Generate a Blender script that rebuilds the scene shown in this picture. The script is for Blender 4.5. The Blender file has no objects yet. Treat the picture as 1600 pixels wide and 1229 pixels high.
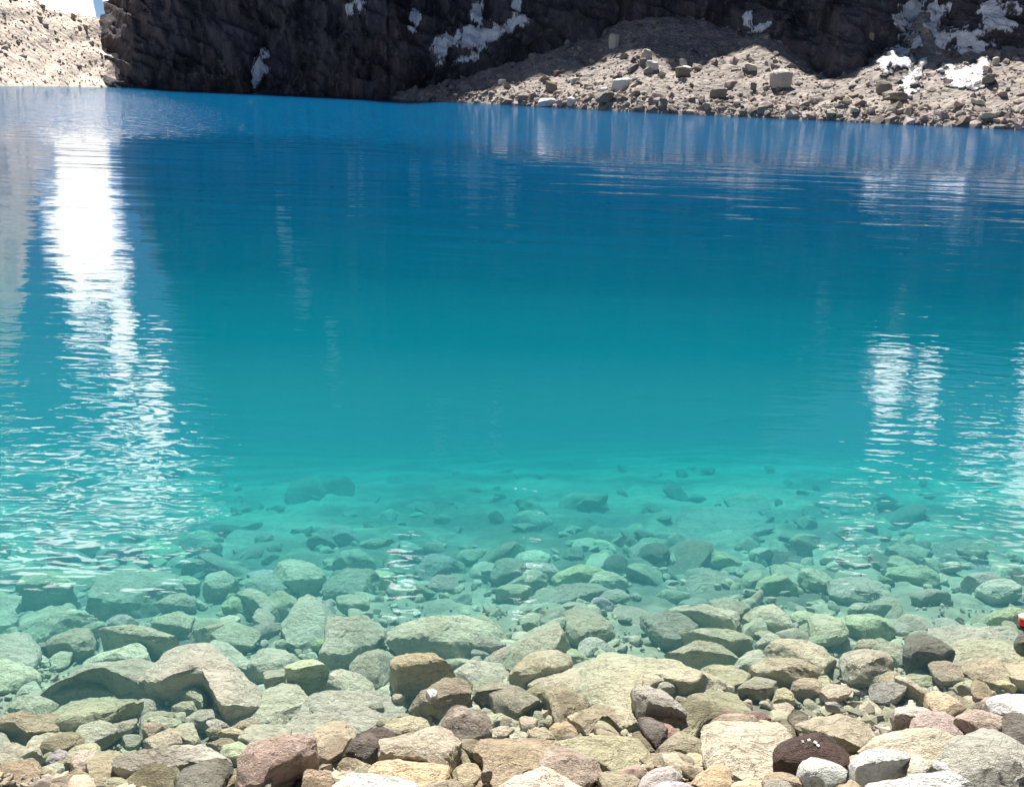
import bpy, bmesh, math, random
import numpy as np
from mathutils import Vector, Matrix

random.seed(7)
rng = np.random.default_rng(7)
S = bpy.context.scene
COL = S.collection
R = math.radians

# ------------------------------------------------------------------ camera
W0, H0, FPX = 1600.0, 1229.0, 1570.0
PITCH, ROLL, CAMZ = R(17.05), R(2.0), 1.6
fw = np.array([0, math.cos(PITCH), -math.sin(PITCH)])
r0 = np.array([1.0, 0, 0]); u0 = np.array([0, math.sin(PITCH), math.cos(PITCH)])
rt = math.cos(ROLL) * r0 + math.sin(ROLL) * u0
up = math.cos(ROLL) * u0 - math.sin(ROLL) * r0
CAM = np.array([0, 0, CAMZ])
cam = bpy.data.cameras.new('camera')
cam.sensor_width = 36; cam.lens = FPX / W0 * 36; cam.clip_start = .05; cam.clip_end = 3000
co = bpy.data.objects.new('camera', cam); COL.objects.link(co)
co.matrix_world = Matrix(((rt[0], up[0], -fw[0], 0), (rt[1], up[1], -fw[1], 0), (rt[2], up[2], -fw[2], CAMZ), (0, 0, 0, 1)))
S.camera = co

# ------------------------------------------------------------------ light, exposure
SUN_EL, SUN_AZ = 57.0, -10.0          # azimuth from +Y (the way the picture looks), negative = towards -X
sd = np.array([math.sin(R(SUN_AZ)) * math.cos(R(SUN_EL)), math.cos(R(SUN_AZ)) * math.cos(R(SUN_EL)), math.sin(R(SUN_EL))])
sun = bpy.data.lights.new('sun', 'SUN'); sun.energy = 5.0; sun.angle = R(.55); sun.color = (1, .95, .88)
so = bpy.data.objects.new('sun', sun); COL.objects.link(so)
so.rotation_euler = Vector(sd).to_track_quat('Z', 'Y').to_euler()
S.view_settings.view_transform = 'Standard'; S.view_settings.look = 'None'
S.view_settings.gamma = 1; S.view_settings.use_curve_mapping = False
S.view_settings.exposure = 1.03
S.cycles.use_denoising = True
S.cycles.max_bounces = 8; S.cycles.transparent_max_bounces = 32; S.cycles.volume_bounces = 2
S.cycles.diffuse_bounces = 3; S.cycles.glossy_bounces = 3
S.cycles.sample_clamp_indirect = 6


class N:
    """small node-tree helper"""
    def __init__(s, tree):
        s.t = tree; s.n = tree.nodes; s.l = tree.links
    def new(s, typ, **kw):
        n = s.n.new(typ)
        for k, v in kw.items(): setattr(n, k, v)
        return n
    def put(s, sock, v):
        if v is None: return
        if isinstance(v, bpy.types.NodeSocket): s.l.new(v, sock)
        else: sock.default_value = v
    def m(s, op, a, b=None, c=None, clamp=False):
        n = s.new('ShaderNodeMath', operation=op, use_clamp=clamp)
        for i, v in enumerate((a, b, c)): s.put(n.inputs[i], v)
        return n.outputs[0]
    def vm(s, op, a, b=None):
        n = s.new('ShaderNodeVectorMath', operation=op)
        s.put(n.inputs[0], a); s.put(n.inputs[1], b)
        return n.outputs['Value'] if op in ('DOT_PRODUCT', 'LENGTH') else n.outputs[0]
    def ramp(s, v, lo, hi, a=0.0, b=1.0, smooth=True):
        n = s.new('ShaderNodeMapRange', interpolation_type='SMOOTHSTEP' if smooth else 'LINEAR')
        s.put(n.inputs[0], v); s.put(n.inputs[1], lo); s.put(n.inputs[2], hi); s.put(n.inputs[3], a); s.put(n.inputs[4], b)
        return n.outputs[0]
    def noise(s, vec, scale, detail=3.0, rough=.55, dist=0.0, col=False):
        n = s.new('ShaderNodeTexNoise')
        s.put(n.inputs['Vector'], vec); n.inputs['Scale'].default_value = scale; n.inputs['Detail'].default_value = detail
        n.inputs['Roughness'].default_value = rough; n.inputs['Distortion'].default_value = dist
        return n.outputs['Color' if col else 'Fac']
    def voro(s, vec, scale, out='Distance', feature='F1'):
        n = s.new('ShaderNodeTexVoronoi', feature=feature)
        s.put(n.inputs['Vector'], vec); n.inputs['Scale'].default_value = scale
        return n.outputs[out]
    def mapv(s, vec, scale, rot=(0, 0, 0), loc=(0, 0, 0)):
        n = s.new('ShaderNodeMapping'); s.put(n.inputs[0], vec)
        n.inputs['Scale'].default_value = scale; n.inputs['Rotation'].default_value = rot; n.inputs['Location'].default_value = loc
        return n.outputs[0]
    def mix(s, fac, a, b, blend='MIX'):
        n = s.new('ShaderNodeMix', data_type='RGBA', blend_type=blend)
        s.put(n.inputs[0], fac)
        for i, v in ((6, a), (7, b)):
            if isinstance(v, (tuple, list)) and len(v) == 3: v = (*v, 1)
            s.put(n.inputs[i], v)
        return n.outputs[2]
    def bump(s, h, dist=1.0, strength=1.0, normal=None):
        n = s.new('ShaderNodeBump'); s.put(n.inputs['Height'], h); s.put(n.inputs['Strength'], strength)
        n.inputs['Distance'].default_value = dist
        if normal is not None: s.put(n.inputs['Normal'], normal)
        return n.outputs[0]


# ------------------------------------------------------------------ sky: high-altitude blue with bright thin cloud round the sun's side
wd = bpy.data.worlds.new('World'); S.world = wd; wd.use_nodes = True
w = N(wd.node_tree); w.n.clear()
sky = w.new('ShaderNodeTexSky', sky_type='NISHITA')
sky.sun_disc = False; sky.sun_elevation = R(SUN_EL); sky.sun_rotation = R(SUN_AZ)
sky.altitude = 4600; sky.air_density = .9; sky.dust_density = .0; sky.ozone_density = 4.0
bg = w.new('ShaderNodeBackground'); bg.inputs[1].default_value = .036; w.l.new(sky.outputs[0], bg.inputs[0])
tc = w.new('ShaderNodeTexCoord'); dirv = tc.outputs['Generated']
sx = w.new('ShaderNodeSeparateXYZ'); w.l.new(dirv, sx.inputs[0])
az = w.m('MULTIPLY', w.m('ARCTAN2', sx.outputs[0], sx.outputs[1]), 57.2958)
el = w.m('MULTIPLY', w.m('ARCSINE', sx.outputs[2]), 57.2958)
nz = w.noise(dirv, 27.0, 6.0, .66, .8)
BANKS = [(-23.3, 7, 2.1, 7.5), (-20.6, 4.0, 1.3, 1.8), (-21.9, 14, .8, 4), (-20.4, 18, .9, 3), (-24, 23.4, 8.5, 1.7), (-43, 20, 6, 5), (19.9, 12.4, 1.2, 1.7), (21.2, 15, 1.0, 2.0), (23.3, 15.4, .7, 1.4), (28.6, 14, 1.1, 2.6),
         (29.4, 19, 1.8, 2.6), (34, 18, 2.6, 5), (26.6, 18.6, 1.7, .8), (20.3, 23.4, 1.2, .9), (-6.5, 27.9, 1.3, .7), (1, 28.4, .6, .5), (42, 15, 6, 7), (-56, 15, 7, 6), (66, 20, 12, 7), (-95, 24, 16, 8), (128, 18, 18, 7), (-150, 26, 14, 6)]
mask = None
for (a, e, wa, we) in BANKS:
    da = w.m('DIVIDE', w.m('SUBTRACT', az, float(a)), float(wa)); de = w.m('DIVIDE', w.m('SUBTRACT', el, float(e)), float(we))
    q = w.m('SUBTRACT', 1.0, w.m('SQRT', w.m('ADD', w.m('MULTIPLY', da, da), w.m('MULTIPLY', de, de))))
    mask = q if mask is None else w.m('MAXIMUM', mask, q)
mask = w.m('MAXIMUM', mask, -1.2)
dens = w.ramp(w.m('ADD', mask, w.m('MULTIPLY', w.m('SUBTRACT', nz, .5), 2.3)), .02, .36)
cosun = w.m('MAXIMUM', w.vm('DOT_PRODUCT', dirv, tuple(sd)), 0.0)
glow = w.m('ADD', .15, w.m('MULTIPLY', w.m('POWER', cosun, 3.0), 6.0))      # cloud scatters sunlight forward
cb = w.new('ShaderNodeBackground'); cb.inputs[0].default_value = (1, .97, .95, 1); w.l.new(glow, cb.inputs[1])
mx = w.new('ShaderNodeMixShader'); w.l.new(dens, mx.inputs[0]); w.l.new(bg.outputs[0], mx.inputs[1]); w.l.new(cb.outputs[0], mx.inputs[2])
wo = w.new('ShaderNodeOutputWorld'); w.l.new(mx.outputs[0], wo.inputs[0])


# ------------------------------------------------------------------ helpers
def ray(px, py):
    d = fw + (px - W0 / 2) / FPX * rt - (py - H0 / 2) / FPX * up
    return d / np.linalg.norm(d)

def to_px(p):
    d = np.asarray(p, float) - CAM
    z = d @ fw
    return np.stack([W0 / 2 + FPX * (d @ rt) / z, H0 / 2 - FPX * (d @ up) / z], -1)

def hash3(ix, iy, iz):
    h = (ix.astype(np.int64) * 374761393 + iy.astype(np.int64) * 668265263 + iz.astype(np.int64) * 2147483647) & 0xffffffff
    h = ((h ^ (h >> 13)) * 1274126177) & 0xffffffff
    h = (h ^ (h >> 16)) & 0xffffffff
    return h.astype(float) / 2147483648.0 - 1

def vnoise(p):
    p = np.asarray(p, float); i = np.floor(p).astype(np.int64); f = p - i; f = f * f * f * (f * (f * 6 - 15) + 10)
    out = 0
    for a in (0, 1):
        for b in (0, 1):
            for c in (0, 1):
                wgt = (f[..., 0] if a else 1 - f[..., 0]) * (f[..., 1] if b else 1 - f[..., 1]) * (f[..., 2] if c else 1 - f[..., 2])
                out = out + wgt * hash3(i[..., 0] + a, i[..., 1] + b, i[..., 2] + c)
    return out

def fbm(p, oct=4, gain=.5, lac=2.03):
    p = np.asarray(p, float); a, s, out = 1.0, 1.0, 0
    for k in range(oct):
        out = out + a * vnoise(p * s + 17.3 * k); a *= gain; s *= lac
    return out

def ridged(p, oct=4):
    a, s, out = 1.0, 1.0, 0
    for k in range(oct):
        out = out + a * (1 - 2 * np.abs(vnoise(p * s + 9.1 * k))); a *= .5; s *= 2.07
    return out

def sstep(a, b, x):
    t = np.clip((x - a) / (b - a), 0, 1); return t * t * (3 - 2 * t)

def mesh_obj(name, verts, faces, mat, parent=None, smooth=True, sharp=None):
    me = bpy.data.meshes.new(name)
    verts = np.asarray(verts, float)
    me.from_pydata(verts.tolist(), [], faces if isinstance(faces, list) else faces.tolist())
    if smooth: me.polygons.foreach_set('use_smooth', [True] * len(me.polygons))
    me.update()
    if sharp: me.set_sharp_from_angle(angle=R(sharp))
    me.materials.append(mat)
    o = bpy.data.objects.new(name, me); COL.objects.link(o)
    if parent: o.parent = parent
    return o

def tag(o, label=None, cat=None, group=None, kind=None):
    for k, v in (('label', label), ('category', cat), ('group', group), ('kind', kind)):
        if v: o[k] = v
    return o

def grid_faces(nu, nv, flip=False):
    i = np.arange(nu - 1)[:, None] * nv + np.arange(nv - 1)[None, :]
    i = i.ravel()
    f = np.stack([i, i + nv, i + nv + 1, i + 1], 1)
    return f[:, ::-1] if flip else f

def new_mat(name):
    m = bpy.data.materials.new(name); m.use_nodes = True
    n = N(m.node_tree); n.n.clear()
    out = n.new('ShaderNodeOutputMaterial'); p = n.new('ShaderNodeBsdfPrincipled'); n.l.new(p.outputs[0], out.inputs[0])
    p.inputs['Specular IOR Level'].default_value = .3
    return m, n, p, out


# ------------------------------------------------------------------ materials
def rock_mat():
    m, n, p, out = new_mat('shore_stone')
    t = n.new('ShaderNodeTexCoord'); oi = n.new('ShaderNodeObjectInfo'); ge = n.new('ShaderNodeNewGeometry')
    rnd = n.m('MULTIPLY', oi.outputs['Random'], 37.0)
    v = n.new('ShaderNodeVectorMath', operation='ADD'); n.l.new(t.outputs['Object'], v.inputs[0])
    cx = n.new('ShaderNodeCombineXYZ'); n.l.new(rnd, cx.inputs[0]); n.l.new(rnd, cx.inputs[2]); n.l.new(cx.outputs[0], v.inputs[1])
    sc = n.new('ShaderNodeVectorMath', operation='SCALE'); n.l.new(v.outputs[0], sc.inputs[0])
    n.l.new(n.ramp(oi.outputs['Random'], 0, 1, .6, 1.45, False), sc.inputs['Scale']); v = sc.outputs[0]
    big = n.noise(v, 7, 6, .65); mid = n.noise(v, 36, 6, .7, .3); fine = n.noise(v, 210, 3, .75)
    streak = n.noise(n.mapv(v, (14, 70, 70), (.5, .3, .45)), 1.0, 4, .6)
    c = n.mix(n.ramp(big, .3, .72), n.mix(1.0, oi.outputs['Color'], (.78, .77, .74), 'MULTIPLY'), oi.outputs['Color'])
    c = n.mix(n.m('MULTIPLY', n.ramp(streak, .52, .7, 0, .75), n.m('FRACT', n.m('MULTIPLY', rnd, 3.7))), c, n.mix(1.0, c, (.66, .59, .53), 'MULTIPLY'))
    c = n.mix(n.ramp(mid, .56, .76, 0, .55), c, n.mix(1.0, c, (.6, .6, .56), 'MULTIPLY'))
    c = n.mix(n.ramp(fine, .55, .7, 0, .3), c, n.mix(1.0, c, (1.35, 1.33, 1.3), 'MULTIPLY'))
    c = n.mix(n.ramp(fine, .46, .32, 0, .42), c, n.mix(1.0, c, (.42, .4, .4), 'MULTIPLY'))
    crack = n.m('ABSOLUTE', n.m('SUBTRACT', n.noise(n.mapv(v, (9, 16, 22), (.6, .3, .2)), 1.0, 5, .6, .8), .5))
    cr = n.ramp(crack, .0, .014, 1, 0)
    c = n.mix(n.m('MULTIPLY', cr, .22), c, n.mix(1.0, c, (.3, .27, .25), 'MULTIPLY'))
    sz = n.new('ShaderNodeSeparateXYZ'); n.l.new(ge.outputs['Position'], sz.inputs[0])
    zz = n.m('ADD', sz.outputs[2], n.m('MULTIPLY', n.m('SUBTRACT', mid, .5), .03))
    wet = n.m('MULTIPLY', n.ramp(zz, .022, .008), n.ramp(zz, -.02, -.005))
    c = n.mix(n.m('MULTIPLY', wet, .75), c, n.mix(1.0, c, (.5, .48, .45), 'MULTIPLY'))
    n.l.new(c, p.inputs['Base Color'])
    n.l.new(n.ramp(wet, 0, 1, .84, .35), p.inputs['Roughness'])
    h = n.m('ADD', n.m('MULTIPLY', mid, .02), n.m('ADD', n.m('MULTIPLY', fine, .004), n.m('SUBTRACT', n.m('MULTIPLY', streak, .006), n.m('MULTIPLY', cr, .003))))
    n.l.new(n.bump(h, 1.25, 1.0), p.inputs['Normal'])
    return m

def ground_mat(name, ca, cb, cc, s1, s2, bumpd, vor=True):
    m, n, p, out = new_mat(name)
    t = n.new('ShaderNodeTexCoord'); v = t.outputs['Object']
    a = n.noise(v, s1, 5, .6); b = n.noise(v, s2, 4, .65)
    c = n.mix(n.ramp(a, .35, .65), ca, cb)
    c = n.mix(n.ramp(b, .5, .72, 0, .7), c, cc)
    if vor:
        vc = n.voro(v, s2 * .9, 'Color'); g = n.new('ShaderNodeSeparateColor'); n.l.new(vc, g.inputs[0])
        c = n.mix(n.ramp(g.outputs[0], .2, .9, .0, .45), c, n.mix(1.0, c, (1.5, 1.47, 1.42), 'MULTIPLY'))
        d = n.voro(v, s2 * .9)
        h = n.m('ADD', n.m('MULTIPLY', d, -.6), b)
    else:
        h = b
    n.l.new(c, p.inputs['Base Color']); p.inputs['Roughness'].default_value = .9
    n.l.new(n.bump(h, bumpd, .8), p.inputs['Normal'])
    return m

def cliff_mat():
    m, n, p, out = new_mat('cliff_rock')
    t = n.new('ShaderNodeTexCoord'); v = t.outputs['Object']
    vs = n.mapv(v, (1, 1, .5), (0, .55, 0))
    a = n.noise(vs, .35, 6, .6, .5); b = n.noise(vs, 1.6, 5, .65); f = n.noise(v, 6, 4, .65)
    c = n.mix(n.ramp(a, .35, .65), (.025, .023, .029), (.118, .104, .118))
    c = n.mix(n.ramp(b, .5, .72, 0, .7), c, (.22, .2, .205))
    c = n.mix(n.ramp(f, .42, .3, 0, .6), c, (.018, .017, .018))
    warm = n.noise(v, .13, 3, .5)
    c = n.mix(n.ramp(warm, .5, .7, 0, .5), c, n.mix(1.0, c, (1.3, .95, .8), 'MULTIPLY'))
    n.l.new(c, p.inputs['Base Color']); p.inputs['Roughness'].default_value = .9
    n.l.new(n.bump(n.m('ADD', b, n.m('MULTIPLY', f, .4)), .5, .9), p.inputs['Normal'])
    return m

def snow_mat():
    m, n, p, out = new_mat('old_snow')
    t = n.new('ShaderNodeTexCoord'); v = t.outputs['Object']
    a = n.noise(v, 1.4, 5, .6)
    at = n.new('ShaderNodeAttribute', attribute_name='cover')
    fz = n.noise(n.mapv(v, (1.3, 1.3, .5), (0, .5, 0)), 2.6, 6, .72, .8)
    cov = n.ramp(n.m('ADD', at.outputs['Fac'], n.m('MULTIPLY', n.m('SUBTRACT', fz, .5), 2.3)), .2, .5)
    c = n.mix(n.ramp(a, .4, .7), (.86, .87, .9), (.6, .59, .61))
    n.l.new(n.mix(cov, (.10, .09, .09), c), p.inputs['Base Color'])
    p.inputs['Roughness'].default_value = .75
    n.l.new(n.bump(n.noise(v, 5, 4, .6), .25, .7), p.inputs['Normal'])
    return m

def flat_mat(name, col, rough=.5, nscale=60, namp=.25):
    m, n, p, out = new_mat(name)
    t = n.new('ShaderNodeTexCoord'); a = n.noise(t.outputs['Object'], nscale, 3)
    n.l.new(n.mix(n.ramp(a, .3, .7, 0, namp), col, tuple(c * .6 for c in col)), p.inputs['Base Color'])
    p.inputs['Roughness'].default_value = rough
    return m

def water_mat(tint, dens):
    m = bpy.data.materials.new('lake_water'); m.use_nodes = True
    n = N(m.node_tree); n.n.clear()
    out = n.new('ShaderNodeOutputMaterial')
    t = n.new('ShaderNodeTexCoord'); v = t.outputs['Object']
    sp = n.new('ShaderNodeSeparateXYZ'); n.l.new(v, sp.inputs[0]); Y = sp.outputs[1]
    # ripples: short near the shore, longer swells further out, wind-ruffled near the far shore
    calm = n.noise(n.mapv(v, (.35, .12, 1)), 1.0, 3, .5)
    amp = n.ramp(calm, .34, .66, .35, 1.35)
    r1 = n.noise(n.mapv(v, (.55, 1.25, 1), (0, 0, .12)), 10.0, 2, .5, .4)
    r2 = n.noise(n.mapv(v, (.5, 1.2, 1), (0, 0, -.2)), 3.4, 2, .5, .5)
    r3 = n.noise(n.mapv(v, (.35, 1.3, 1), (0, 0, .08)), .9, 2, .5, .3)
    nearf = n.m('MULTIPLY', n.ramp(Y, 2.5, 3.6, .3, 1.0), n.ramp(Y, 3.6, 8.0, .8, .2)); farf = n.ramp(Y, 3.0, 14.0, .1, 1.0); wind = n.ramp(Y, 20.0, 34.0, 0.0, 1.0)
    h = n.m('MULTIPLY', n.m('MULTIPLY', r1, .0075), n.m('MULTIPLY', amp, nearf))
    h = n.m('ADD', h, n.m('MULTIPLY', n.m('MULTIPLY', r2, n.m('MULTIPLY', n.ramp(Y, 2.6, 3.8, .004, .0075), n.ramp(Y, 4.0, 8.0, 1.0, .7))), amp))
    h = n.m('MULTIPLY', h, n.ramp(Y, 3.9, 4.8, 1.0, .66))
    h = n.m('ADD', h, n.m('MULTIPLY', r3, n.m('MULTIPLY', farf, .022)))
    wv = n.noise(n.mapv(v, (.6, 1.2, 1)), 1.6, 3, .6)
    h = n.m('ADD', h, n.m('MULTIPLY', n.m('MULTIPLY', wv, .165), wind))
    nb = n.bump(h, 1.0, 1.0)
    fr = n.new('ShaderNodeFresnel'); fr.inputs[0].default_value = 1.333; n.l.new(nb, fr.inputs[1])
    gl = n.new('ShaderNodeBsdfGlossy'); n.l.new(nb, gl.inputs['Normal'])
    n.l.new(n.m('ADD', .012, n.m('MULTIPLY', wind, .03)), gl.inputs['Roughness'])
    tr = n.new('ShaderNodeBsdfTransparent')
    mx = n.new('ShaderNodeMixShader'); nx_ = n.new('ShaderNodeSeparateXYZ'); gt = n.new('ShaderNodeNewGeometry'); n.l.new(gt.outputs['True Normal'], nx_.inputs[0])
    n.l.new(n.m('MULTIPLY', fr.outputs[0], n.m('GREATER_THAN', n.m('ABSOLUTE', nx_.outputs[2]), .5)), mx.inputs[0]); n.l.new(tr.outputs[0], mx.inputs[1]); n.l.new(gl.outputs[0], mx.inputs[2])
    n.l.new(mx.outputs[0], out.inputs['Surface'])
    ab = n.new('ShaderNodeVolumeAbsorption'); ab.inputs[0].default_value = (.32, .866, .894, 1); ab.inputs[1].default_value = 1.05
    sc = n.new('ShaderNodeVolumeScatter'); sc.inputs[0].default_value = (*tint, 1); sc.inputs[1].default_value = dens
    ad = n.new('ShaderNodeAddShader'); n.l.new(ab.outputs[0], ad.inputs[0]); n.l.new(sc.outputs[0], ad.inputs[1])
    n.l.new(ad.outputs[0], out.inputs['Volume'])
    return m

M_ROCK = rock_mat(); M_SNOW = snow_mat(); M_CLIFF = cliff_mat();
M_BED = ground_mat('lake_bed_silt', (.085, .085, .065), (.33, .30, .22), (.15, .14, .105), .95, 24, .015)
M_MOR = ground_mat('moraine_rubble', (.25, .22, .20), (.32, .287, .262), (.15, .128, .115), .25, 2.6, .25)
M_SLOPE = ground_mat('pale_scree', (.55, .475, .405), (.63, .555, .48), (.42, .35, .30), .12, 2.2, .15)

# ------------------------------------------------------------------ lake bed and near shore (one sheet)
BED_S = .27
def bed(x, y):
    x = np.asarray(x, float); y = np.asarray(y, float)
    y0 = 2.11 + .21 * np.clip(x, -2.5, 2.5)
    d = y - y0
    z = np.where(d < 0, -d * .30, -d * BED_S)
    z = np.where(d > 6, -6 * BED_S - (d - 6) * .33, z)
    return np.maximum(z, -9.0)

def bed_rough(x, y):
    p = np.stack([x, y, np.zeros_like(x)], -1)
    f = sstep(16, 6, y) * sstep(-6, 0, y)
    return f * (.035 * fbm(p * 3.1, 3) + .016 * fbm(p * 11, 3)) - .03

gx = np.concatenate([-np.geomspace(420, 4.2, 26), np.linspace(-4, 5.5, 320), np.geomspace(5.7, 420, 26)])
gy = np.concatenate([-np.geomspace(160, .5, 14), np.linspace(0, 1.5, 12), np.linspace(1.55, 7, 230), np.geomspace(7.1, 700, 50)])
GX, GY = np.meshgrid(gx, gy, indexing='ij')
GZ = bed(GX, GY) + bed_rough(GX, GY)
GZ = np.where(GY < 0, np.minimum(GZ, .65 + .02 * -GY), GZ)
o = mesh_obj('lake_bed', np.stack([GX, GY, GZ], -1).reshape(-1, 3), grid_faces(len(gx), len(gy)), M_BED); tag(o, kind='structure')

# ------------------------------------------------------------------ the lake: closed body of turquoise water
def lake():
    # glacial silt hangs thickest along the shore: bands of water, face to face; their graded tints also stand in for refraction
    edges = [-8, 4.2, 6.2, 8.6, 11.6, 15.2, 20, 600]
    ys = [3, 5.2, 7.4, 10, 13.4, 17.5, 30]
    for k, y in enumerate(ys):
        f = min(1, max(0, (y - 5) / 16)); f = f * f * (3 - 2 * f)
        lerp = lambda a, b: a + (b - a) * f
        g = min(1, max(0, (y - 3) / 7)); d = .26 + (.092 - .26) * g
        mat = water_mat((.22 + (.02 - .22) * min(1, 1.5 * g), lerp(.68, .39), lerp(.80, 1.0)) if y < 20 else (.01, .36, 1.0), d if y < 20 else .165)  # last band: stronger blue in the water stands for sky mirrored by ripples
        x0, x1, y0, y1, zb = -400, 400, edges[k] + .0003, edges[k + 1] - .0003, -10.5
        v = [(x0, y0, 0), (x1, y0, 0), (x1, y1, 0), (x0, y1, 0), (x0, y0, zb), (x1, y0, zb), (x1, y1, zb), (x0, y1, zb)]
        f_ = [(0, 1, 2, 3), (7, 6, 5, 4), (0, 4, 5, 1), (1, 5, 6, 2), (2, 6, 7, 3), (3, 7, 4, 0)]
        o = mesh_obj('lake_water', v, f_, mat, smooth=False); tag(o, kind='structure')
lake()

# ------------------------------------------------------------------ far shore: distance of the waterline by azimuth
def az_of(d): return math.degrees(math.atan2(d[0], d[1]))
SHORE_PX = [(0, 134), (165, 136), (400, 145), (690, 158.5), (1000, 175), (1300, 188.5), (1600, 203)]
sh = []
for (px, py) in SHORE_PX:
    d = ray(px, py); t = CAMZ / -d[2]; sh.append((az_of(d), math.hypot(d[0], d[1]) * t))
SHA = [-60, -40] + [a for a, _ in sh] + [40, 62]; SHD = [150, 122] + [d for _, d in sh] + [56, 60]
def shore(a): return np.interp(a, SHA, SHD)
AZPX = lambda px, py=130: az_of(ray(px, py))

def pol(a, dist, z):
    a = np.radians(a); return np.stack(np.broadcast_arrays(dist * np.sin(a), dist * np.cos(a), z), -1)

# moraine: a bank of rubble between the water and the foot of the cliff on the right
A_M0, A_M1 = AZPX(560), 48.0
def mor_h(a, t):
    a = np.asarray(a, float); t = np.asarray(t, float)
    z = .40 * t + .9 * np.exp(-((t - 1.2) / 1.0) ** 2) * .35
    for (px, tc_, h, wa, wt) in ((1190, 13, .5, 1.6, 4), (1430, 15, 2.0, .75, 2.0), (1385, 10, .5, .7, 2.5), (1290, 12, -1.0, 1.8, 6), (1000, 12, .5, 1.2, 4), (1530, 13, .4, 1.5, 3)):
        z = z + h * np.exp(-((a - AZPX(px)) / wa) ** 2 - ((t - tc_) / wt) ** 2)
    p = pol(a, shore(a) + t, 0 * a)
    z = z + sstep(0, 3, t) * (.34 * fbm(p * .32, 3) + .13 * fbm(p * 1.3, 3))
    return np.where(t < 0, t * 1.6, z)
na, nt = 760, 130
AA, TT = np.meshgrid(np.linspace(A_M0, A_M1, na), np.concatenate([np.linspace(-6, 0, 8)[:-1], np.linspace(0, 34, nt - 7)]), indexing='ij')
MZ = mor_h(AA, TT)
MV = pol(AA, shore(AA) + TT, MZ)
mor = mesh_obj('moraine', MV.reshape(-1, 3), grid_faces(na, nt, True), M_MOR); tag(mor, kind='structure')

def on_moraine(px, py):
    d = ray(px, py); a = az_of(d); hd = math.hypot(d[0], d[1])
    t = np.linspace(0, 33, 1400); zr = CAMZ + d[2] / hd * (shore(a) + t)
    zm = mor_h(np.full_like(t, a), t)
    k = np.argmax(zm >= zr) if (zm >= zr).any() else len(t) - 1
    return pol(a, shore(a) + t[k], zm[k]), t[k]

# shadow line of the cliff on the moraine -> the crest that casts it
EDGE = [(692, 157), (760, 141), (850, 121), (930, 104), (968, 74), (1005, 72), (1060, 97), (1110, 92), (1165, 76), (1215, 76), (1262, 112), (1300, 127), (1345, 112), (1390, 84), (1430, 58), (1470, 92), (1530, 101), (1600, 98)]
def crest_el(a): return np.interp(a, [-22, -21.3, -20.4, -17.6, -15, -6, 0, 6, 12, 17, 20, 24, 34, 48], [9, 11.5, 17, 25.5, 27, 26, 27, 25, 22, 15, 11.5, 11, 11.5, 13])
cr = []
for px in (165, 260, 360, 460, 560, 640):
    a = AZPX(px); p = pol(a, shore(a) - 14 + 3 * math.sin(px), 0.0)
    cr.append((px, p))
for (px, py) in EDGE: cr.append((px, on_moraine(px, py)[0]))
crest = []
for (px, p) in cr:
    lo, hi = 0.0, 400.0
    for _ in range(60):                     # along the sun's ray until the crest stands at its elevation over the water
        t = (lo + hi) / 2; q = p + t * sd
        e = math.degrees(math.atan2(q[2] - CAMZ, math.hypot(q[0], q[1]))); tgt = float(crest_el(az_of(q)))
        if e < tgt: lo = t
        else: hi = t
    q = p + t * sd; crest.append((az_of(q), math.hypot(q[0], q[1]), q[2]))
crest.sort()
EDGE_T = [(az_of(ray(px, py)), on_moraine(px, py)[1]) for (px, py) in EDGE if px >= 1160]
CA = np.array([c[0] for c in crest]); CD = np.array([c[1] for c in crest]); CZ = np.array([c[2] for c in crest])

A_C0, A_C1 = AZPX(163), 50.0
FOOT = [(A_C0, 0), (AZPX(590), 0), (AZPX(640), .8), (AZPX(700), 4), (AZPX(800), 8.6), (AZPX(900), 13), (AZPX(1000), 18), (AZPX(1100), 18)] + [(a, t + 1.3) for a, t in EDGE_T] + [(50, 15)]
nu = 820
ua = np.concatenate([np.full(14, A_C0 + .02), np.linspace(A_C0, AZPX(1640), nu - 44), np.linspace(AZPX(1660), A_C1, 30)])
tb = np.interp(ua, [f[0] for f in FOOT], [f[1] for f in FOOT])
bd = shore(ua) + tb
bz = np.where(tb > .3, mor_h(ua, tb) - 1.5, -2.0)
rd = np.interp(ua, CA, CD); rz = np.interp(ua, CA, CZ)
rz = np.where(ua < A_C0 + 4, np.minimum(rz, rd * np.tan(np.radians(crest_el(ua))) + CAMZ), rz)
bd = bd - 1.3 * sstep(-18.5, -21.0, ua)
rd = np.maximum(rd, bd + 6)
bd[:14] = bd[14] + np.linspace(70, 1, 14); rd[:14] = rd[14] + np.linspace(70, 1, 14); ua[:14] = A_C0 + np.linspace(5.5, .03, 14)
lean = 2.7 * sstep(-14.0, -21.2, ua)          # the left edge leans back towards the massif
lean[:14] = lean[14]
vv = np.concatenate([np.linspace(0, .27, 95), np.linspace(.275, 1, 75)]) 
nv = len(vv) + 8
CV = np.zeros((nu, nv, 3))
for j, v in enumerate(vv):
    prof = v ** 1.12 * .86 + .14 * v
    CV[:, j] = pol(ua + lean * v ** 1.5, bd + (rd - bd) * (v ** .84), bz + (rz - bz) * v)
for k in range(8):                             # the mountain's back, falling away behind the crest
    f = (k + 1) / 8
    CV[:, len(vv) + k] = pol(ua + lean, rd + 70 * f, rz * (1 - f) - 6 * f)
VV = np.concatenate([vv, np.ones(8)])[None, :]
outw = np.zeros_like(CV); a_ = np.radians(ua); outw[..., 0] = -np.sin(a_)[:, None]; outw[..., 1] = -np.cos(a_)[:, None]
outw[:14, :, 0] = -math.cos(a_[14]); outw[:14, :, 1] = math.sin(a_[14])
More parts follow.
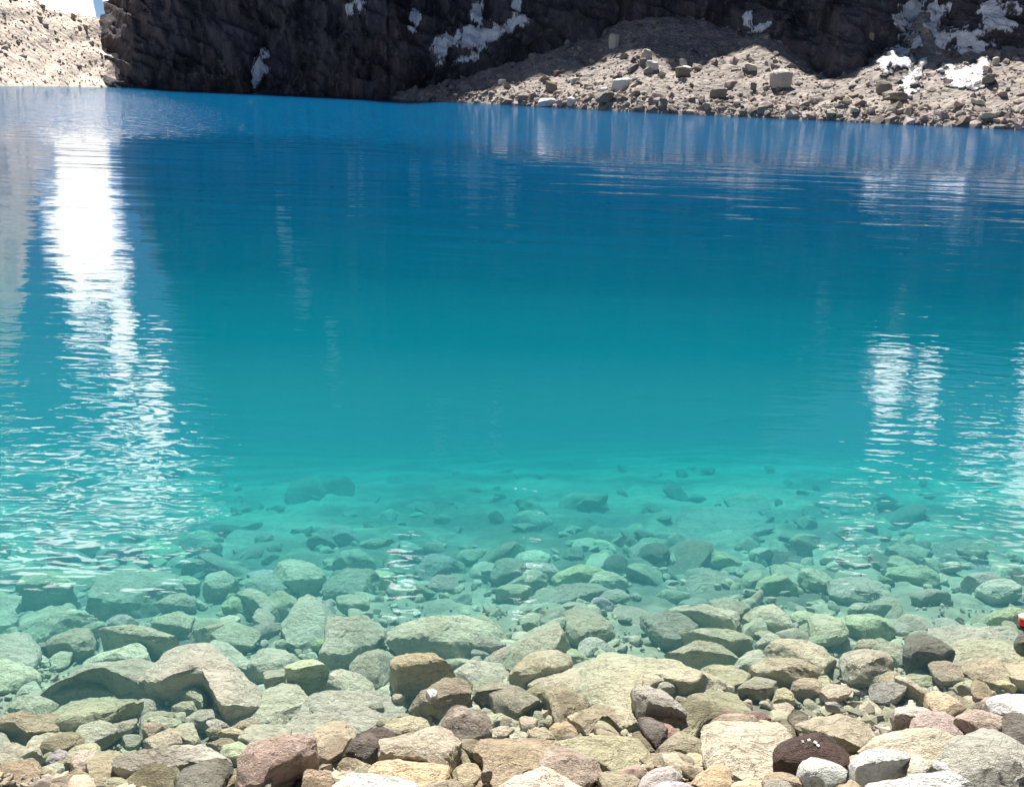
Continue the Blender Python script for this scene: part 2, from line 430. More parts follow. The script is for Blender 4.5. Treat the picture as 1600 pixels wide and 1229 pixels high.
q = CV * np.array([1, 1, .6]); q[..., 0] += .45 * CV[..., 2]
damp = (.25 + .75 * sstep(0, .05, VV)) * sstep(1.0, .93, VV)
azf = np.interp(ua, [-21.0, -19.5, 2, 14], [.35, 1.0, 1.0, .45])[:, None]
CV += outw * (damp * azf * (1.7 * ridged(q * .085, 2) + .8 * ridged(q * .27 + 5, 3) + .30 * fbm(q * 1.1, 3) - 1.6 * sstep(.0, .3, VV) * sstep(-21.2, -17, ua)[:, None]))[..., None]
q2 = CV * np.array([.5, .5, 1.5])
q2[..., 2] += .5 * CV[..., 0]
led = ridged(q2 * .42 + 3, 4) * sstep(0, .03, VV)
CV[..., 2] += damp * .4 * led; CV += outw * (damp * azf * .45 * led)[..., None]
CF = grid_faces(nu, nv, True)
cliff = mesh_obj('cliff', CV.reshape(-1, 3), CF, M_CLIFF); tag(cliff, kind='structure')

# snow lying on ledges of the cliff and on the moraine: thickened pieces of the surface they lie on
def snow_patch(V, F, blobs, thr, lab, seed, thick=.14, scale=.7, angles=False):
    P = V.reshape(-1, 3); px = to_px(P)
    if angles: px = np.stack([np.degrees(np.arctan2(P[:, 0], P[:, 1])), np.degrees(np.arctan2(P[:, 2], np.hypot(P[:, 0], P[:, 1])))], -1)
    m = np.full(len(P), -9.0)
    for (cx, cy, wx, wy, rot) in blobs:
        dx, dy = px[:, 0] - cx, px[:, 1] - cy; c, s = math.cos(R(rot)), math.sin(R(rot))
        m = np.maximum(m, 1 - np.hypot((dx * c + dy * s) / wx, (-dx * s + dy * c) / wy))
    msk = m + .55 * fbm(P * np.array([1, 1, .8]) * scale + seed, 3, .6) + .42 * ridged(P * np.array([1, 1, 1.3]) * scale * 1.5 + seed, 3) - .1
    msk = np.where(((P - CAM) @ fw > 0) & (m > -.5), msk, -9)
    on = (msk[F] > thr).sum(1) >= 3
    f = F[on]
    if len(f) == 0: return
    par = {}                                      # every connected patch becomes an object of its own
    def find(a):
        while par.setdefault(a, a) != a: par[a] = par[par[a]]; a = par[a]
        return a
    for q4 in f.tolist():
        r = find(q4[0])
        for b in q4[1:]: par[find(b)] = r
    root = np.array([find(q4[0]) for q4 in f.tolist()])
    ids_, cnts = np.unique(root, return_counts=True); order = np.argsort(-cnts)
    short = lab
    for wd_ in (' running', ' low on', ' on the', ' in shadow', ' above', ' beside', ' high', ' near', ' mirrored', ' scrap'): short = short.split(wd_)[0]
    nth = ['largest', 'second', 'third', 'fourth', 'fifth', 'sixth']
    for k, oi_ in enumerate(order[:6]):
        if cnts[oi_] < max(14, .05 * cnts[order[0]]): break
        _snow(P, f[root == ids_[oi_]], msk, thr, thick, lab if k == 0 else f'{nth[k]} largest detached scrap of the {short}'.replace(' of the ', ' by the '))

def _snow(P, f, msk, thr, thick, lab):
    ids, inv = np.unique(f, return_inverse=True); f2 = inv.reshape(-1, 4)
    up_ = np.array([0, -.75, .65]); rise = thick * np.clip((msk[ids] - thr) * 2 + .25, .2, 1.2)
    v2 = P[ids] + up_ * rise[:, None]
    cnt = {}
    for a, b, c, d in f2.tolist():
        for e in ((a, b), (b, c), (c, d), (d, a)):
            k = (min(e), max(e)); cnt.setdefault(k, []).append(e)
    base = P[ids] - up_ * .1; nn = len(v2); fs = f2.tolist()
    for k, es in cnt.items():                     # skirt down to the rock
        if len(es) == 1: a, b = es[0]; fs.append([b, a, a + nn, b + nn])
    used_ = sorted(set(i_ for q4 in fs for i_ in q4)); mp = {a: b for b, a in enumerate(used_)}
    vv_ = np.vstack([v2, base])[used_]; fs = [[mp[i_] for i_ in q4] for q4 in fs]
    o = mesh_obj('snow_patch', vv_, fs, M_SNOW)
    at = o.data.attributes.new('cover', 'FLOAT', 'POINT'); at.data.foreach_set('value', np.concatenate([msk[ids] - thr, np.full(nn, -.1)])[used_])
    return tag(o, lab, 'snow', 'snow patches below the cliff')
CFv = CF
snow_patch(CV, CFv, [(404, 110, 8, 42, 12), (413, 92, 10, 20, 0), (398, 134, 6, 16, 0)], .25, 'narrow white snow streak running down the dark cliff to the waterline', 3.0)
snow_patch(CV, CFv, [(735, 62, 50, 20, -22), (800, 40, 24, 14, -30), (690, 84, 16, 26, 20), (745, 20, 12, 24, 10), (808, 8, 10, 16, 0), (722, 95, 30, 8, -15)], .08, 'broad branching snow patch in shadow low on the dark cliff above the rubble', 8.0)
snow_patch(CV, CFv, [(1450, 50, 44, 46, 20), (1510, 75, 38, 46, 0), (1560, 25, 36, 30, 0), (1430, 18, 24, 20, 0)], .05, 'large patchy bluish snow field on the shaded cliff behind the sunlit snowy mound', 12.0)
snow_patch(CV, CFv, [(1170, 30, 12, 16, 20), (1190, 44, 22, 8, -20)], .15, 'small shaded snow scrap on the cliff above the sunlit rubble hump', 21.0)
snow_patch(CV, CFv, [(648, 28, 10, 12, 0), (646, 46, 9, 8, 0)], .1, 'tiny snow scrap on the black cliff beside the branching snow patch', 25.0)
snow_patch(CV, CFv, [(548, 12, 24, 16, 0)], .3, 'faint grey snow scraps high on the black cliff near its middle', 31.0)
snow_patch(CV, CFv, [(-13, 8, .35, 1.6, -12), (-12.2, 10.5, .4, 1.8, -12), (-10.6, 13.6, .35, 1.4, -25)], .05, 'long broken snow streak high on the black cliff, mirrored as pale glints in the lake', 40.0, .2, .5, True)
snow_patch(CV, CFv, [(-4.3, 19.3, .4, 1.6, 0), (-1, 19, .3, 1.6, 0), (-2.6, 18, 1.8, .3, 0)], .0, 'upper snow bands near the crest of the cliff, mirrored in the middle of the lake', 44.0, .2, .5, True)
MF = grid_faces(na, nt, True)
snow_patch(MV, MF, [(1405, 92, 34, 20, -25), (1428, 70, 12, 14, 0), (1420, 140, 16, 18, 20), (1385, 100, 22, 8, -20), (1440, 105, 8, 26, 20)], .05, 'bright sunlit snow on the pointed rubble mound below the shaded snow field', 4.0, .12, 1.1)
snow_patch(MV, MF, [(1505, 122, 40, 16, 0), (1530, 110, 16, 16, 0), (1480, 112, 18, 10, 10)], .0, 'bright sunlit snow strip on the moraine beside the pointed mound', 7.0, .12, 1.1)

# ------------------------------------------------------------------ pale sunlit scree slope at the far left end of the lake
def sl_h(a, t):
    p = pol(a, 118 + t, 0 * a)
    cap = np.interp(a, [-75, -40, -30, -27.2, -26.2, -25.2, -24.2, -20, -17], [40, 42, 41, 38, 22, 9.6, 7.6, 6.6, 6]) + .8 * fbm(p * .12, 3)
    z = .62 * t + .5 * fbm(p * .18, 3) + .22 * fbm(p * .7, 3)
    return np.minimum(z, cap + .1 * (cap - z)) 
na2, nt2 = 300, 150
A2, T2 = np.meshgrid(np.concatenate([np.linspace(-75, -31, 40), np.linspace(-30.8, -21.0, na2 - 40)]), np.concatenate([np.linspace(-8, 30, 100), np.linspace(31, 110, 50)]), indexing='ij')
SLV = pol(A2, shore(A2) + T2, sl_h(A2, T2))
slope = mesh_obj('scree_slope', SLV.reshape(-1, 3), grid_faces(na2, nt2, True), M_SLOPE); tag(slope, kind='structure')

# ------------------------------------------------------------------ rubble: angular little stones, real but uncountable
def ico(sub):
    bm = bmesh.new(); bmesh.ops.create_icosphere(bm, subdivisions=sub, radius=1)
    v = np.array([v.co[:] for v in bm.verts]); f = np.array([[v.index for v in f.verts] for f in bm.faces]); bm.free()
    return v, f
ICO = {1: ico(1), 2: ico(2), 3: ico(3)}
def rubble(name, P, size, mat, flat=(.45, .9), smooth=False, sdv=.28, sub=1):
    n = len(P); ICO_V, ICO_F = ICO[sub]; nvx = len(ICO_V)
    if sub == 1:
        v = np.repeat(ICO_V[None], n, 0) * (1 + .38 * rng.uniform(-1, 1, (n, nvx, 1)))
    else:                                    # planed off on a few sides, then worn
        v = np.repeat(ICO_V[None], n, 0).copy()
        for _ in range(7):
            nn = rng.normal(size=(n, 3)); nn /= np.linalg.norm(nn, axis=1, keepdims=True); lim = rng.uniform(.5, .85, n)
            q = np.einsum('nvk,nk->nv', v, nn); v -= np.maximum(q - lim[:, None], 0)[..., None] * nn[:, None] * .92
        off = rng.uniform(0, 50, (n, 1, 3)); v *= 1 + .10 * vnoise(v * 2.2 + off)[..., None]
    v *= np.stack([rng.uniform(.7, 1.35, n), rng.uniform(.6, 1.1, n), rng.uniform(*flat, n)], -1)[:, None]
    a = rng.uniform(0, 6.283, n); tx = rng.normal(0, .35, n); ty = rng.normal(0, .35, n)
    x, y, z = v[..., 0], v[..., 1], v[..., 2]
    y, z = y * np.cos(tx)[:, None] - z * np.sin(tx)[:, None], y * np.sin(tx)[:, None] + z * np.cos(tx)[:, None]
    x, z = x * np.cos(ty)[:, None] + z * np.sin(ty)[:, None], -x * np.sin(ty)[:, None] + z * np.cos(ty)[:, None]
    x, y = x * np.cos(a)[:, None] - y * np.sin(a)[:, None], x * np.sin(a)[:, None] + y * np.cos(a)[:, None]
    v = np.stack([x, y, z], -1) * np.asarray(size)[:, None, None] + P[:, None]
    f = (ICO_F[None] + (np.arange(n) * nvx)[:, None, None]).reshape(-1, 3)
    o = mesh_obj(name, v.reshape(-1, 3), f, mat, smooth=smooth, sharp=30 if smooth else None); tag(o, kind='stuff')
    # a shade of its own for every stone
    me = o.data; at = me.color_attributes.new('tone', 'FLOAT_COLOR', 'POINT')
    c = np.repeat(np.clip(rng.normal(1, sdv, (n, 1)), .35, 1.4 if sub > 1 else 1.9) * (1 + rng.normal(0, .04, (n, 3))), nvx, 0)
    at.data.foreach_set('color', np.concatenate([c, np.ones((len(c), 1))], 1).ravel())
    return o

def rubble_mat(name, col, nscale, bumpd):
    m, n, p, out = new_mat(name)
    at = n.new('ShaderNodeVertexColor', layer_name='tone'); t = n.new('ShaderNodeTexCoord')
    a = n.noise(t.outputs['Object'], nscale, 4, .6)
    c = n.mix(1.0, at.outputs[0], col, 'MULTIPLY')
    c = n.mix(n.ramp(a, .5, .75, 0, .6), c, n.mix(1.0, c, (.55, .5, .46), 'MULTIPLY'))
    b = n.noise(t.outputs['Object'], nscale * 4.5, 4, .7, .4)
    c = n.mix(n.ramp(b, .44, .62, .55, 0), c, n.mix(1.0, c, (.5, .47, .42), 'MULTIPLY'))
    a = n.m('ADD', a, n.m('MULTIPLY', b, .35))
    n.l.new(c, p.inputs['Base Color']); p.inputs['Roughness'].default_value = .88
    n.l.new(n.bump(a, bumpd, .7), p.inputs['Normal'])
    return m

MR_MOR = rubble_mat('moraine_stones', (.345, .30, .275), 3, .1)
MR_SLO = rubble_mat('pale_slope_stones', (.58, .50, .43), 1.5, .15)
MR_PEB = rubble_mat('pebbles', (.46, .41, .32), 60, .004)
MR_COB = rubble_mat('cobbles', (.43, .38, .285), 45, .012)
n = 13000
a = rng.uniform(A_M0 + .5, 34, n); t = np.concatenate([rng.uniform(-.2, 26, n - 3600), np.abs(rng.normal(0, 1.6, 3600))])
P = pol(a, shore(a) + t, mor_h(a, t))
P[:, 2] -= .03
rubble('scree', P, np.clip(.08 * rng.pareto(2.3, n) + .07, .07, .5), MR_MOR)
n = 2600
a = rng.uniform(-31, -21.4, n); t = rng.uniform(0, 30, n)
P = pol(a, shore(a) + t, sl_h(a, t))
rubble('scree', P, np.clip(.06 * rng.pareto(2.2, n) + .07, .07, .4), MR_SLO, sdv=.12)

# ------------------------------------------------------------------ stones: an angular block grown from its outline
COLS = dict(T=(.60, .525, .375), P=(.67, .605, .47), G=(.49, .455, .37), D=(.27, .245, .205), W=(.84, .82, .79), R=(.50, .43, .34), O=(.60, .485, .33), B=(.48, .41, .305), K=(.10, .07, .06), N=(.59, .55, .485))
def stone_mesh(name, outline, thick, dome, seed, tilt=(0, 0), fine=1.0, lvl=0, big=True):
    """outline: (k,2) metres round (0,0); top face at about z=0, body hangs below it"""
    pts = np.asarray(outline, float)
    if np.sum(pts[:, 0] * np.roll(pts[:, 1], -1) - np.roll(pts[:, 0], -1) * pts[:, 1]) < 0: pts = pts[::-1]
    rs = np.random.default_rng(seed)
    qn = np.roll(pts, -1, 0); pts = np.stack([pts * .86 + qn * .14, pts * .14 + qn * .86], 1).reshape(-1, 2)     # break the corners
    seg = np.linalg.norm(np.roll(pts, -1, 0) - pts, axis=1); cum = np.concatenate([[0], np.cumsum(seg)]); tot = cum[-1]
    k = int(np.clip(tot / .011, 24, 92)) if lvl == 0 else lvl
    s = np.arange(k) / k * tot
    cl = np.vstack([pts, pts[:1]]); ring = np.stack([np.interp(s, cum, cl[:, 0]), np.interp(s, cum, cl[:, 1])], -1)
    size = math.sqrt(max(1e-6, .5 * abs(np.sum(ring[:, 0] * np.roll(ring[:, 1], -1) - np.roll(ring[:, 0], -1) * ring[:, 1]))))
    rings = [(.12, 0), (.25, 0), (.38, 0), (.5, 0), (.61, 0), (.71, 0), (.8, 0), (.88, 0), (.945, -.01), (.98, -.04), (.998, -.12), (1.0, -.25), (.99, -.42), (.97, -.6), (.92, -.8), (.84, -1.0), (.66, -1.2)]
    if lvl or not big: rings = rings[1::2] + [rings[-1]] * 0
    V = [np.array([[0, 0, 0.0]])]
    for (f, z) in rings:
        V.append(np.concatenate([ring * f, np.full((k, 1), z * thick)], 1))
    V = np.concatenate(V)
    rr = np.concatenate([[0]] + [np.full(k, f) for f, _ in rings])
    top = np.concatenate([[1.0]] + [np.full(k, 1.0 if z > -.12 else max(0, 1 + (z + .12) * 2)) for _, z in rings])
    # facets: the top is the lowest of a few tilted planes
    h = np.full(len(V), 9.0)
    for i in range(4):
        an = rs.uniform(0, 6.283); sl = rs.uniform(.04, .34) * (1 + dome); off = rs.uniform(.0, .45) * size * sl
        h = np.minimum(h, off - sl * (V[:, 0] * math.cos(an) + V[:, 1] * math.sin(an)))
    h = np.clip(h, -.5 * thick, .5 * thick) + dome * thick * (1 - rr ** 2)
    V[:, 2] += top * h
    # chip the block flat along a few planes
    lo0, hi0 = V[:, :2].min(0), V[:, :2].max(0)
    ext = np.array([np.abs(V[:, 0]).max(), np.abs(V[:, 1]).max(), thick])
    for i in range(13):
        an = rs.uniform(0, 6.283); ev = rs.uniform(-.2, .8)
        nn = np.array([math.cos(an) * math.cos(ev), math.sin(an) * math.cos(ev), math.sin(ev)]); nn /= ext; nn /= np.linalg.norm(nn)
        q = V @ nn; lim = q.max() * rs.uniform(.68, .96); ov = np.maximum(q - lim, 0)
        V -= (ov * .985)[:, None] * nn
    lo1, hi1 = V[:, :2].min(0), V[:, :2].max(0)
    V[:, :2] = lo0 + (V[:, :2] - lo1) * (hi0 - lo0) / (hi1 - lo1)
    V[:, 2] += V[:, 0] * tilt[0] + V[:, 1] * tilt[1]
    o3 = np.array([seed * 1.37 % 91, seed * .77 % 57, seed * 2.1 % 33])
    for (fr, am) in ((2.0 / size, .018 * size), (6 / size, .012 * size), (17 / size, .010 * size), (44 / size, .005 * size)):
        for ax in range(3):
            V[:, ax] += am * 1.35 * fine * vnoise(V * fr + o3 + 31 * ax)
    strat = V @ np.array([math.sin(seed) * .5, math.cos(seed) * .4, 1.0]) / size
    V[:, :2] *= (1 + .022 * fine * ridged(np.stack([strat * 9 + o3[0], strat * 0 + o3[1], V[:, 0] * 2 / size], -1), 2))[:, None]
    F = [[0, 1 + i, 1 + (i + 1) % k] for i in range(k)]
    for j in range(len(rings) - 1):
        b0, b1 = 1 + j * k, 1 + (j + 1) * k
        F += [[b0 + i, b1 + i, b1 + (i + 1) % k, b0 + (i + 1) % k] for i in range(k)]
    b0 = 1 + (len(rings) - 1) * k
    F.append([b0 + i for i in range(k)][::-1][::1])
    o = mesh_obj(name, V, F, M_ROCK, sharp=18)
    return o, size

def hit_bed(px, py, lift=0.0):
    d = ray(px, py); t = np.linspace(1.5, 16, 4000); P = CAM + t[:, None] * d
    k = np.argmax(P[:, 2] <= bed(P[:, 0], P[:, 1]) + lift)
    return P[k]

# (outline in photograph pixels, tone, height factor, dome, lift, shape word, own label or landmark name)
ST = []
def st(c, poly, hf=1.0, dome=.1, lift=0.0, lab=None, lm=None, sh=None):
    ST.append((c, [(poly[i], poly[i + 1]) for i in range(0, len(poly), 2)], hf, dome, lift, lab, lm, sh))
# bottom left
st('O',(-40,1205,0,1201,64,1187,66,1199,54,1219,40,1240,-40,1245),.7,.05,.0,'broad flat orange tan slab in the bottom corner under clear shallows','corner slab')
st('T',(64,1133,112,1132,122,1138,94,1161,58,1173,44,1170,50,1159,58,1145),.8,.05)
st('T',(128,1135,136,1127,164,1131,178,1145,156,1157,152,1161,108,1161,120,1149),.8,.05)
st('T',(94,1099,124,1087,152,1078,200,1076,214,1079,212,1095,188,1113,166,1129,138,1125,112,1131,88,1125,88,1115),1.0,.12,.02,'large smooth tan rock lying among smaller submerged stones near the corner','smooth tan rock')
st('G',(56,1061,108,1047,156,1031,200,1029,232,1043,212,1053,180,1061,156,1055,138,1047,118,1049,86,1061,60,1067),1.4,.1,.05,'long grey ridge-shaped rock overhanging a black shadow under water','grey ridge rock')
st('T',(82,1079,104,1070,140,1067,172,1069,168,1076,128,1077,86,1084),1.0)
st('T',(184,1067,198,1059,238,1053,240,1059,216,1075,200,1075),1.2)
st('P',(240,1047,252,1030,290,1016,340,1016,372,1030,390,1058,388,1075,365,1082,338,1080,330,1060,318,1054,270,1056,250,1060),1.5,.15,.07,'biggest pale submerged boulder with a dark hollow in its face','hollowed boulder')
st('T',(252,1063,280,1062,306,1081,313,1091,280,1079,256,1068),1.2,.1,.03)
st('T',(14,1093,30,1083,60,1082,90,1089,88,1099,66,1113,52,1109,36,1105,16,1101),1.0)
st('O',(-10,1114,20,1109,50,1109,56,1121,86,1111,88,1127,50,1141,32,1127,0,1125,-10,1124),1.4,.1,.03)
st('O',(-20,1138,0,1141,15,1161,8,1172,-20,1176),.9)
st('T',(-10,1182,16,1157,32,1157,44,1167,32,1185,0,1195,-10,1196),.9)
st('O',(68,1179,94,1167,94,1176,70,1182),1.0)
st('T',(94,1183,108,1169,124,1161,152,1160,152,1173,138,1181,130,1195,96,1193),.9)
st('T',(138,1187,158,1175,192,1169,194,1189,160,1213,140,1199),1.2,.1,.01)
st('G',(64,1195,94,1187,96,1203,80,1211,54,1221,56,1209),.9)
st('P',(80,1221,120,1197,136,1205,160,1225,150,1240,60,1240),.9,.1)
st('T',(164,1221,194,1209,200,1229,164,1235),1.0)
st('N',(196,1167,236,1159,310,1157,340,1159,352,1172,320,1190,300,1180,256,1185,216,1186,204,1201,196,1190),1.0,.05,.02,'long pinkish slab arching over a black gap at the bottom edge','arched pinkish slab')
st('B',(206,1205,224,1189,252,1191,276,1209,268,1235,202,1235),1.0,.3,.0)
st('D',(278,1209,300,1195,330,1193,340,1190,358,1205,340,1222,320,1227,290,1240,265,1240),1.1,.2,.01)
st('T',(170,1134,192,1117,204,1115,214,1125,196,1135,174,1143),.9)
st('T',(220,1113,240,1107,268,1113,270,1119,236,1119,222,1141,212,1133),.9)
st('T',(232,1127,244,1119,278,1127,274,1135,236,1137),1.2,.3)
st('T',(280,1127,300,1127,316,1145,306,1157,280,1137),1.1)
st('T',(224,1153,258,1136,274,1141,286,1153,258,1165,226,1161),1.0)
st('T',(214,1091,240,1089,248,1097,220,1109),1.1,.3)
st('T',(266,1105,288,1097,306,1098,304,1105,270,1109),1.3,.3)
st('G',(272,1115,288,1111,292,1119,280,1122),1.2,.3)
st('P',(294,1117,320,1105,336,1103,345,1115,325,1127,302,1125),1.0,.2)
st('G',(188,1153,200,1145,222,1149,214,1159,192,1162),.9)
st('P',(-20,1030,20,1028,52,1039,56,1051,40,1060,14,1069,-20,1067),1.2,.15,.03)
st('G',(26,1081,40,1069,58,1064,68,1080,50,1083),1.0)
# bottom, left of the middle
st('P',(352,1121,386,1103,386,1087,424,1073,450,1063,472,1081,472,1089,452,1105,428,1117,370,1125),.7,.08,.0,'wide pale ledge stone with a smooth sloping top beside the hollowed boulder','smooth pale ledge')
st('T',(448,1041,472,1031,500,1031,510,1043,480,1047,452,1046),2.6,.05,.08,'square block with a straight dark face standing in clear water','square block')
st('P',(414,1046,446,1043,442,1055,420,1059),2.2,.05,.05)
st('P',(504,1051,520,1044,560,1054,586,1063,560,1073,542,1067,512,1059),1.0,.1,.03)
st('P',(450,1123,472,1105,500,1081,546,1077,600,1085,630,1100,604,1121,556,1135,530,1127,484,1143,448,1149),.55,.04,.0,'very broad flat cream slab strewn with a few tiny pebbles','cream slab')
st('P',(372,1155,390,1135,416,1125,448,1129,446,1149,400,1153),1.1,.06,.02)
st('R',(370,1193,388,1169,428,1165,480,1155,486,1167,460,1183,420,1195,408,1207,376,1199),1.5,.15,.075,'speckled reddish rock standing dry out of the water over a black shadow','speckled reddish rock')
st('P',(376,1173,400,1155,440,1151,470,1157,428,1166,388,1169),1.0,.1,.02)
st('B',(484,1145,532,1127,546,1135,544,1153,520,1177,500,1171,488,1157),1.2,.15,.03,'brown wedge-shaped rock against the front of the cream slab','brown wedge')
st('D',(540,1165,560,1151,592,1135,612,1149,600,1159,570,1175,554,1173),1.3,.15,.04,'dark grey tilted stone leaning in a black crevice','dark tilted stone')
st('P',(596,1171,614,1147,650,1140,670,1141,698,1153,716,1181,680,1185,640,1183,610,1180),1.5,.2,.05,'bulky pale rough rock with black gaps below it near the bottom edge','bulky pale rock')
st('T',(600,1129,620,1119,650,1119,670,1121,694,1133,696,1143,650,1136,620,1144,606,1140),1.1,.1,.02)
st('W',(515,1245,526,1229,550,1203,570,1205,632,1213,648,1229,655,1250),1.0,.05,.07,'gleaming white dry slab cut by the bottom edge of the picture','white corner slab')
st('T',(526,1191,556,1179,574,1181,578,1199,552,1203),.8)
st('O',(576,1195,612,1183,640,1189,680,1187,698,1205,680,1215,660,1229,650,1240,620,1210,590,1206),1.2,.1,.03)
st('B',(324,1157,344,1147,368,1161,374,1169,356,1173,340,1165),.9)
st('T',(344,1141,358,1133,382,1139,378,1145,348,1145),1.4)
st('G',(322,1125,336,1119,360,1129,336,1135),1.2)
st('G',(482,1105,490,1102,498,1106,490,1111),.8,.2,.025,'tiny grey pebble alone in the middle of the cream slab',None,'stone')
st('G',(415,1139,433,1135,435,1141,418,1144),.9,.1,.02)
st('D',(335,1099,352,1099,352,1106,336,1106),2.0,.1,.02)
st('G',(572,1082,582,1080,588,1085,576,1088),.9,.2,.018)
st('D',(576,1103,592,1097,601,1100,590,1107),.9,.2,.018)
st('B',(612,1085,626,1082,632,1087,618,1090),1.0,.2,.02)
st('G',(540,1094,554,1091,553,1096,543,1097),.8,.2,.018)
st('G',(394,1211,408,1205,424,1217,420,1225,400,1225),1.2,.3,.04)
st('T',(346,1209,370,1199,380,1211,360,1223,344,1229),.8)
# bottom middle
st('B',(644,1081,666,1069,688,1059,728,1061,728,1089,708,1098,676,1095,650,1087),1.7,.1,.06,'brown topped rock carrying one white pebble over a deep black shadow','pebble-topped rock')
st('W',(664,1076,682,1074,684,1083,672,1088),1.2,.2,.165,'single white pebble resting on the brown topped rock',None,'stone')
st('G',(690,1119,708,1103,736,1101,752,1109,762,1127,758,1143,734,1149,706,1151,696,1135),1.6,.45,.03,'round speckled grey boulder half out of the water','round speckled boulder')
st('G',(742,1083,764,1065,784,1067,820,1075,846,1087,824,1097,806,1105,776,1097,766,1081,752,1078),1.4,.2,.05,'long dark grey fin-shaped rock under the water','grey fin rock')
st('P',(752,1107,768,1099,786,1103,812,1117,832,1119,834,1129,780,1123,764,1131),.9,.1)
st('G',(826,1103,836,1101,852,1117,852,1129,834,1129),1.3,.3)
st('P',(758,1141,768,1133,800,1137,792,1147,778,1151,756,1151),.8)
st('P',(800,1145,820,1141,824,1151,798,1151),.8)
st('T',(824,1131,854,1139,868,1151,832,1151),1.0)
st('O',(858,1135,880,1127,902,1137,902,1149,872,1149),1.3,.3)
st('B',(710,1153,740,1151,766,1157,760,1169,740,1178,728,1163,714,1159),1.1,.1,.01)
st('T',(710,1167,726,1165,740,1181,730,1187,714,1181),.9)
st('O',(772,1153,870,1152,856,1173,848,1195,812,1199,800,1215,788,1235,735,1235,748,1215,770,1205,770,1189,758,1181),.6,.03,.02,'broad flat orange pink slab with a straight rear edge','orange pink slab')
st('R',(854,1177,870,1159,890,1165,920,1179,936,1193,920,1205,902,1219,880,1209,848,1195),1.2,.15,.045,'rusty layered wedge lying on the orange pink slab','rusty wedge')
st('T',(876,1149,904,1157,940,1149,960,1135,975,1138,1000,1158,1010,1190,1000,1206,975,1200,950,1193,920,1180,895,1163),1.0,.1,.01,'wide tan rock sloping away behind the rusty wedge','wide tan rock')
st('N',(808,1209,840,1199,870,1207,910,1221,930,1240,780,1240),1.0,.1,.045)
st('B',(936,1199,966,1201,990,1211,1002,1222,985,1235,955,1238,948,1215),1.2,.15,.03)
st('B',(850,1082,870,1073,908,1073,916,1085,890,1115,870,1117,860,1091),1.7,.2,.05,'brown pointed rock with a lit rim and black hollows beside it','brown pointed rock')
st('T',(832,1060,848,1053,900,1041,912,1063,906,1071,860,1071,842,1077),1.2,.1,.03)
st('T',(800,1044,812,1030,846,1012,880,1010,888,1022,880,1033,850,1043,810,1049),1.8,.1,.07,'long tan rock balanced above a blue-black gap under water','balanced tan rock')
st('T',(792,1014,820,988,846,972,872,978,890,996,884,1010,860,1010,830,1024,800,1018),1.7,.3,.08,'domed tan boulder rising at the edge of the deeper turquoise water','domed boulder')
st('P',(710,1051,724,1033,750,1026,775,1033,788,1049,794,1067,762,1069,736,1063),1.0,.15,.02)
st('T',(608,1032,616,1022,660,1016,700,1018,716,1030,680,1035,650,1038,615,1045),2.2,.1,.12,'flat-topped rock with a high blue-black front under water','flat-topped rock')
st('T',(898,1119,912,1111,950,1103,962,1101,992,1103,1001,1115,994,1139,978,1135,960,1123,930,1126,930,1142,905,1135),1.1,.1,.02)
st('G',(753,1203,768,1200,768,1206,754,1209),1.3,.2,.05)
st('T',(712,1187,750,1189,752,1213,734,1225,716,1217),1.0,.1,.02)
st('B',(666,1221,694,1213,730,1229,735,1240,655,1240),1.0,.1,.03)
# bottom, right of the middle
st('P',(906,1050,920,1036,940,1026,950,1015,975,1010,1005,1012,1030,1024,1065,1032,1075,1045,1100,1047,1080,1058,1050,1062,1020,1058,998,1070,992,1080,996,1100,970,1100,950,1095,934,1075,920,1075),.9,.1,.05,'huge pale ledge reaching out into the turquoise water','huge pale ledge')
st('N',(990,1079,1018,1073,1046,1077,1068,1103,1034,1101,1010,1097,998,1091),2.2,.1,.07,'pinkish block with a black vertical front face','black-faced block')
st('G',(1018,1065,1056,1061,1060,1073,1040,1075,1018,1072),1.4,.1,.05)
st('G',(1060,1079,1078,1075,1088,1091,1072,1099,1062,1091),1.0,.2)
st('T',(1068,1121,1090,1105,1090,1083,1124,1069,1160,1081,1164,1107,1176,1111,1150,1113,1116,1117,1100,1135,1072,1141),1.0,.1,.02,'large folded tan rock behind the bright square slab','folded tan rock')
st('T',(1064,1063,1084,1047,1100,1051,1128,1063,1160,1078,1124,1068,1094,1077),1.0,.1,.02)
st('P',(1112,1131,1140,1127,1194,1126,1226,1137,1244,1151,1218,1173,1214,1189,1186,1207,1152,1191,1116,1167),1.2,.03,.07,'bright four-sided cream slab tilted over a black shadow','bright square slab')
st('B',(1112,1121,1154,1113,1178,1113,1190,1125,1140,1126,1108,1129),1.0,.1,.03)
st('D',(998,1123,1024,1119,1044,1145,1028,1157,1010,1141),1.3,.2,.03)
st('T',(1034,1127,1056,1125,1064,1141,1044,1147),.9)
st('B',(1030,1157,1060,1143,1084,1145,1102,1161,1098,1173,1066,1169,1040,1165),1.1,.2,.01)
st('T',(990,1145,1006,1141,1028,1165,1010,1169,992,1157),.8)
st('B',(1008,1173,1054,1169,1074,1185,1084,1197,1060,1205,1014,1185),.9,.2,.02)
st('T',(1068,1173,1100,1177,1104,1193,1080,1195),.9)
st('N',(1002,1217,1026,1195,1054,1189,1062,1201,1058,1215,1024,1221,1008,1227),1.3,.2,.07)
st('W',(1015,1240,1030,1219,1066,1217,1090,1229,1095,1240),1.1,.15,.07,'white speckled granite lump at the bottom edge in front of a pinkish stone','white granite lump')
st('O',(1076,1215,1126,1189,1136,1195,1142,1219,1120,1232,1084,1221),1.2,.1,.05)
st('T',(1140,1226,1174,1213,1196,1217,1180,1240,1140,1240),1.1,.1,.05)
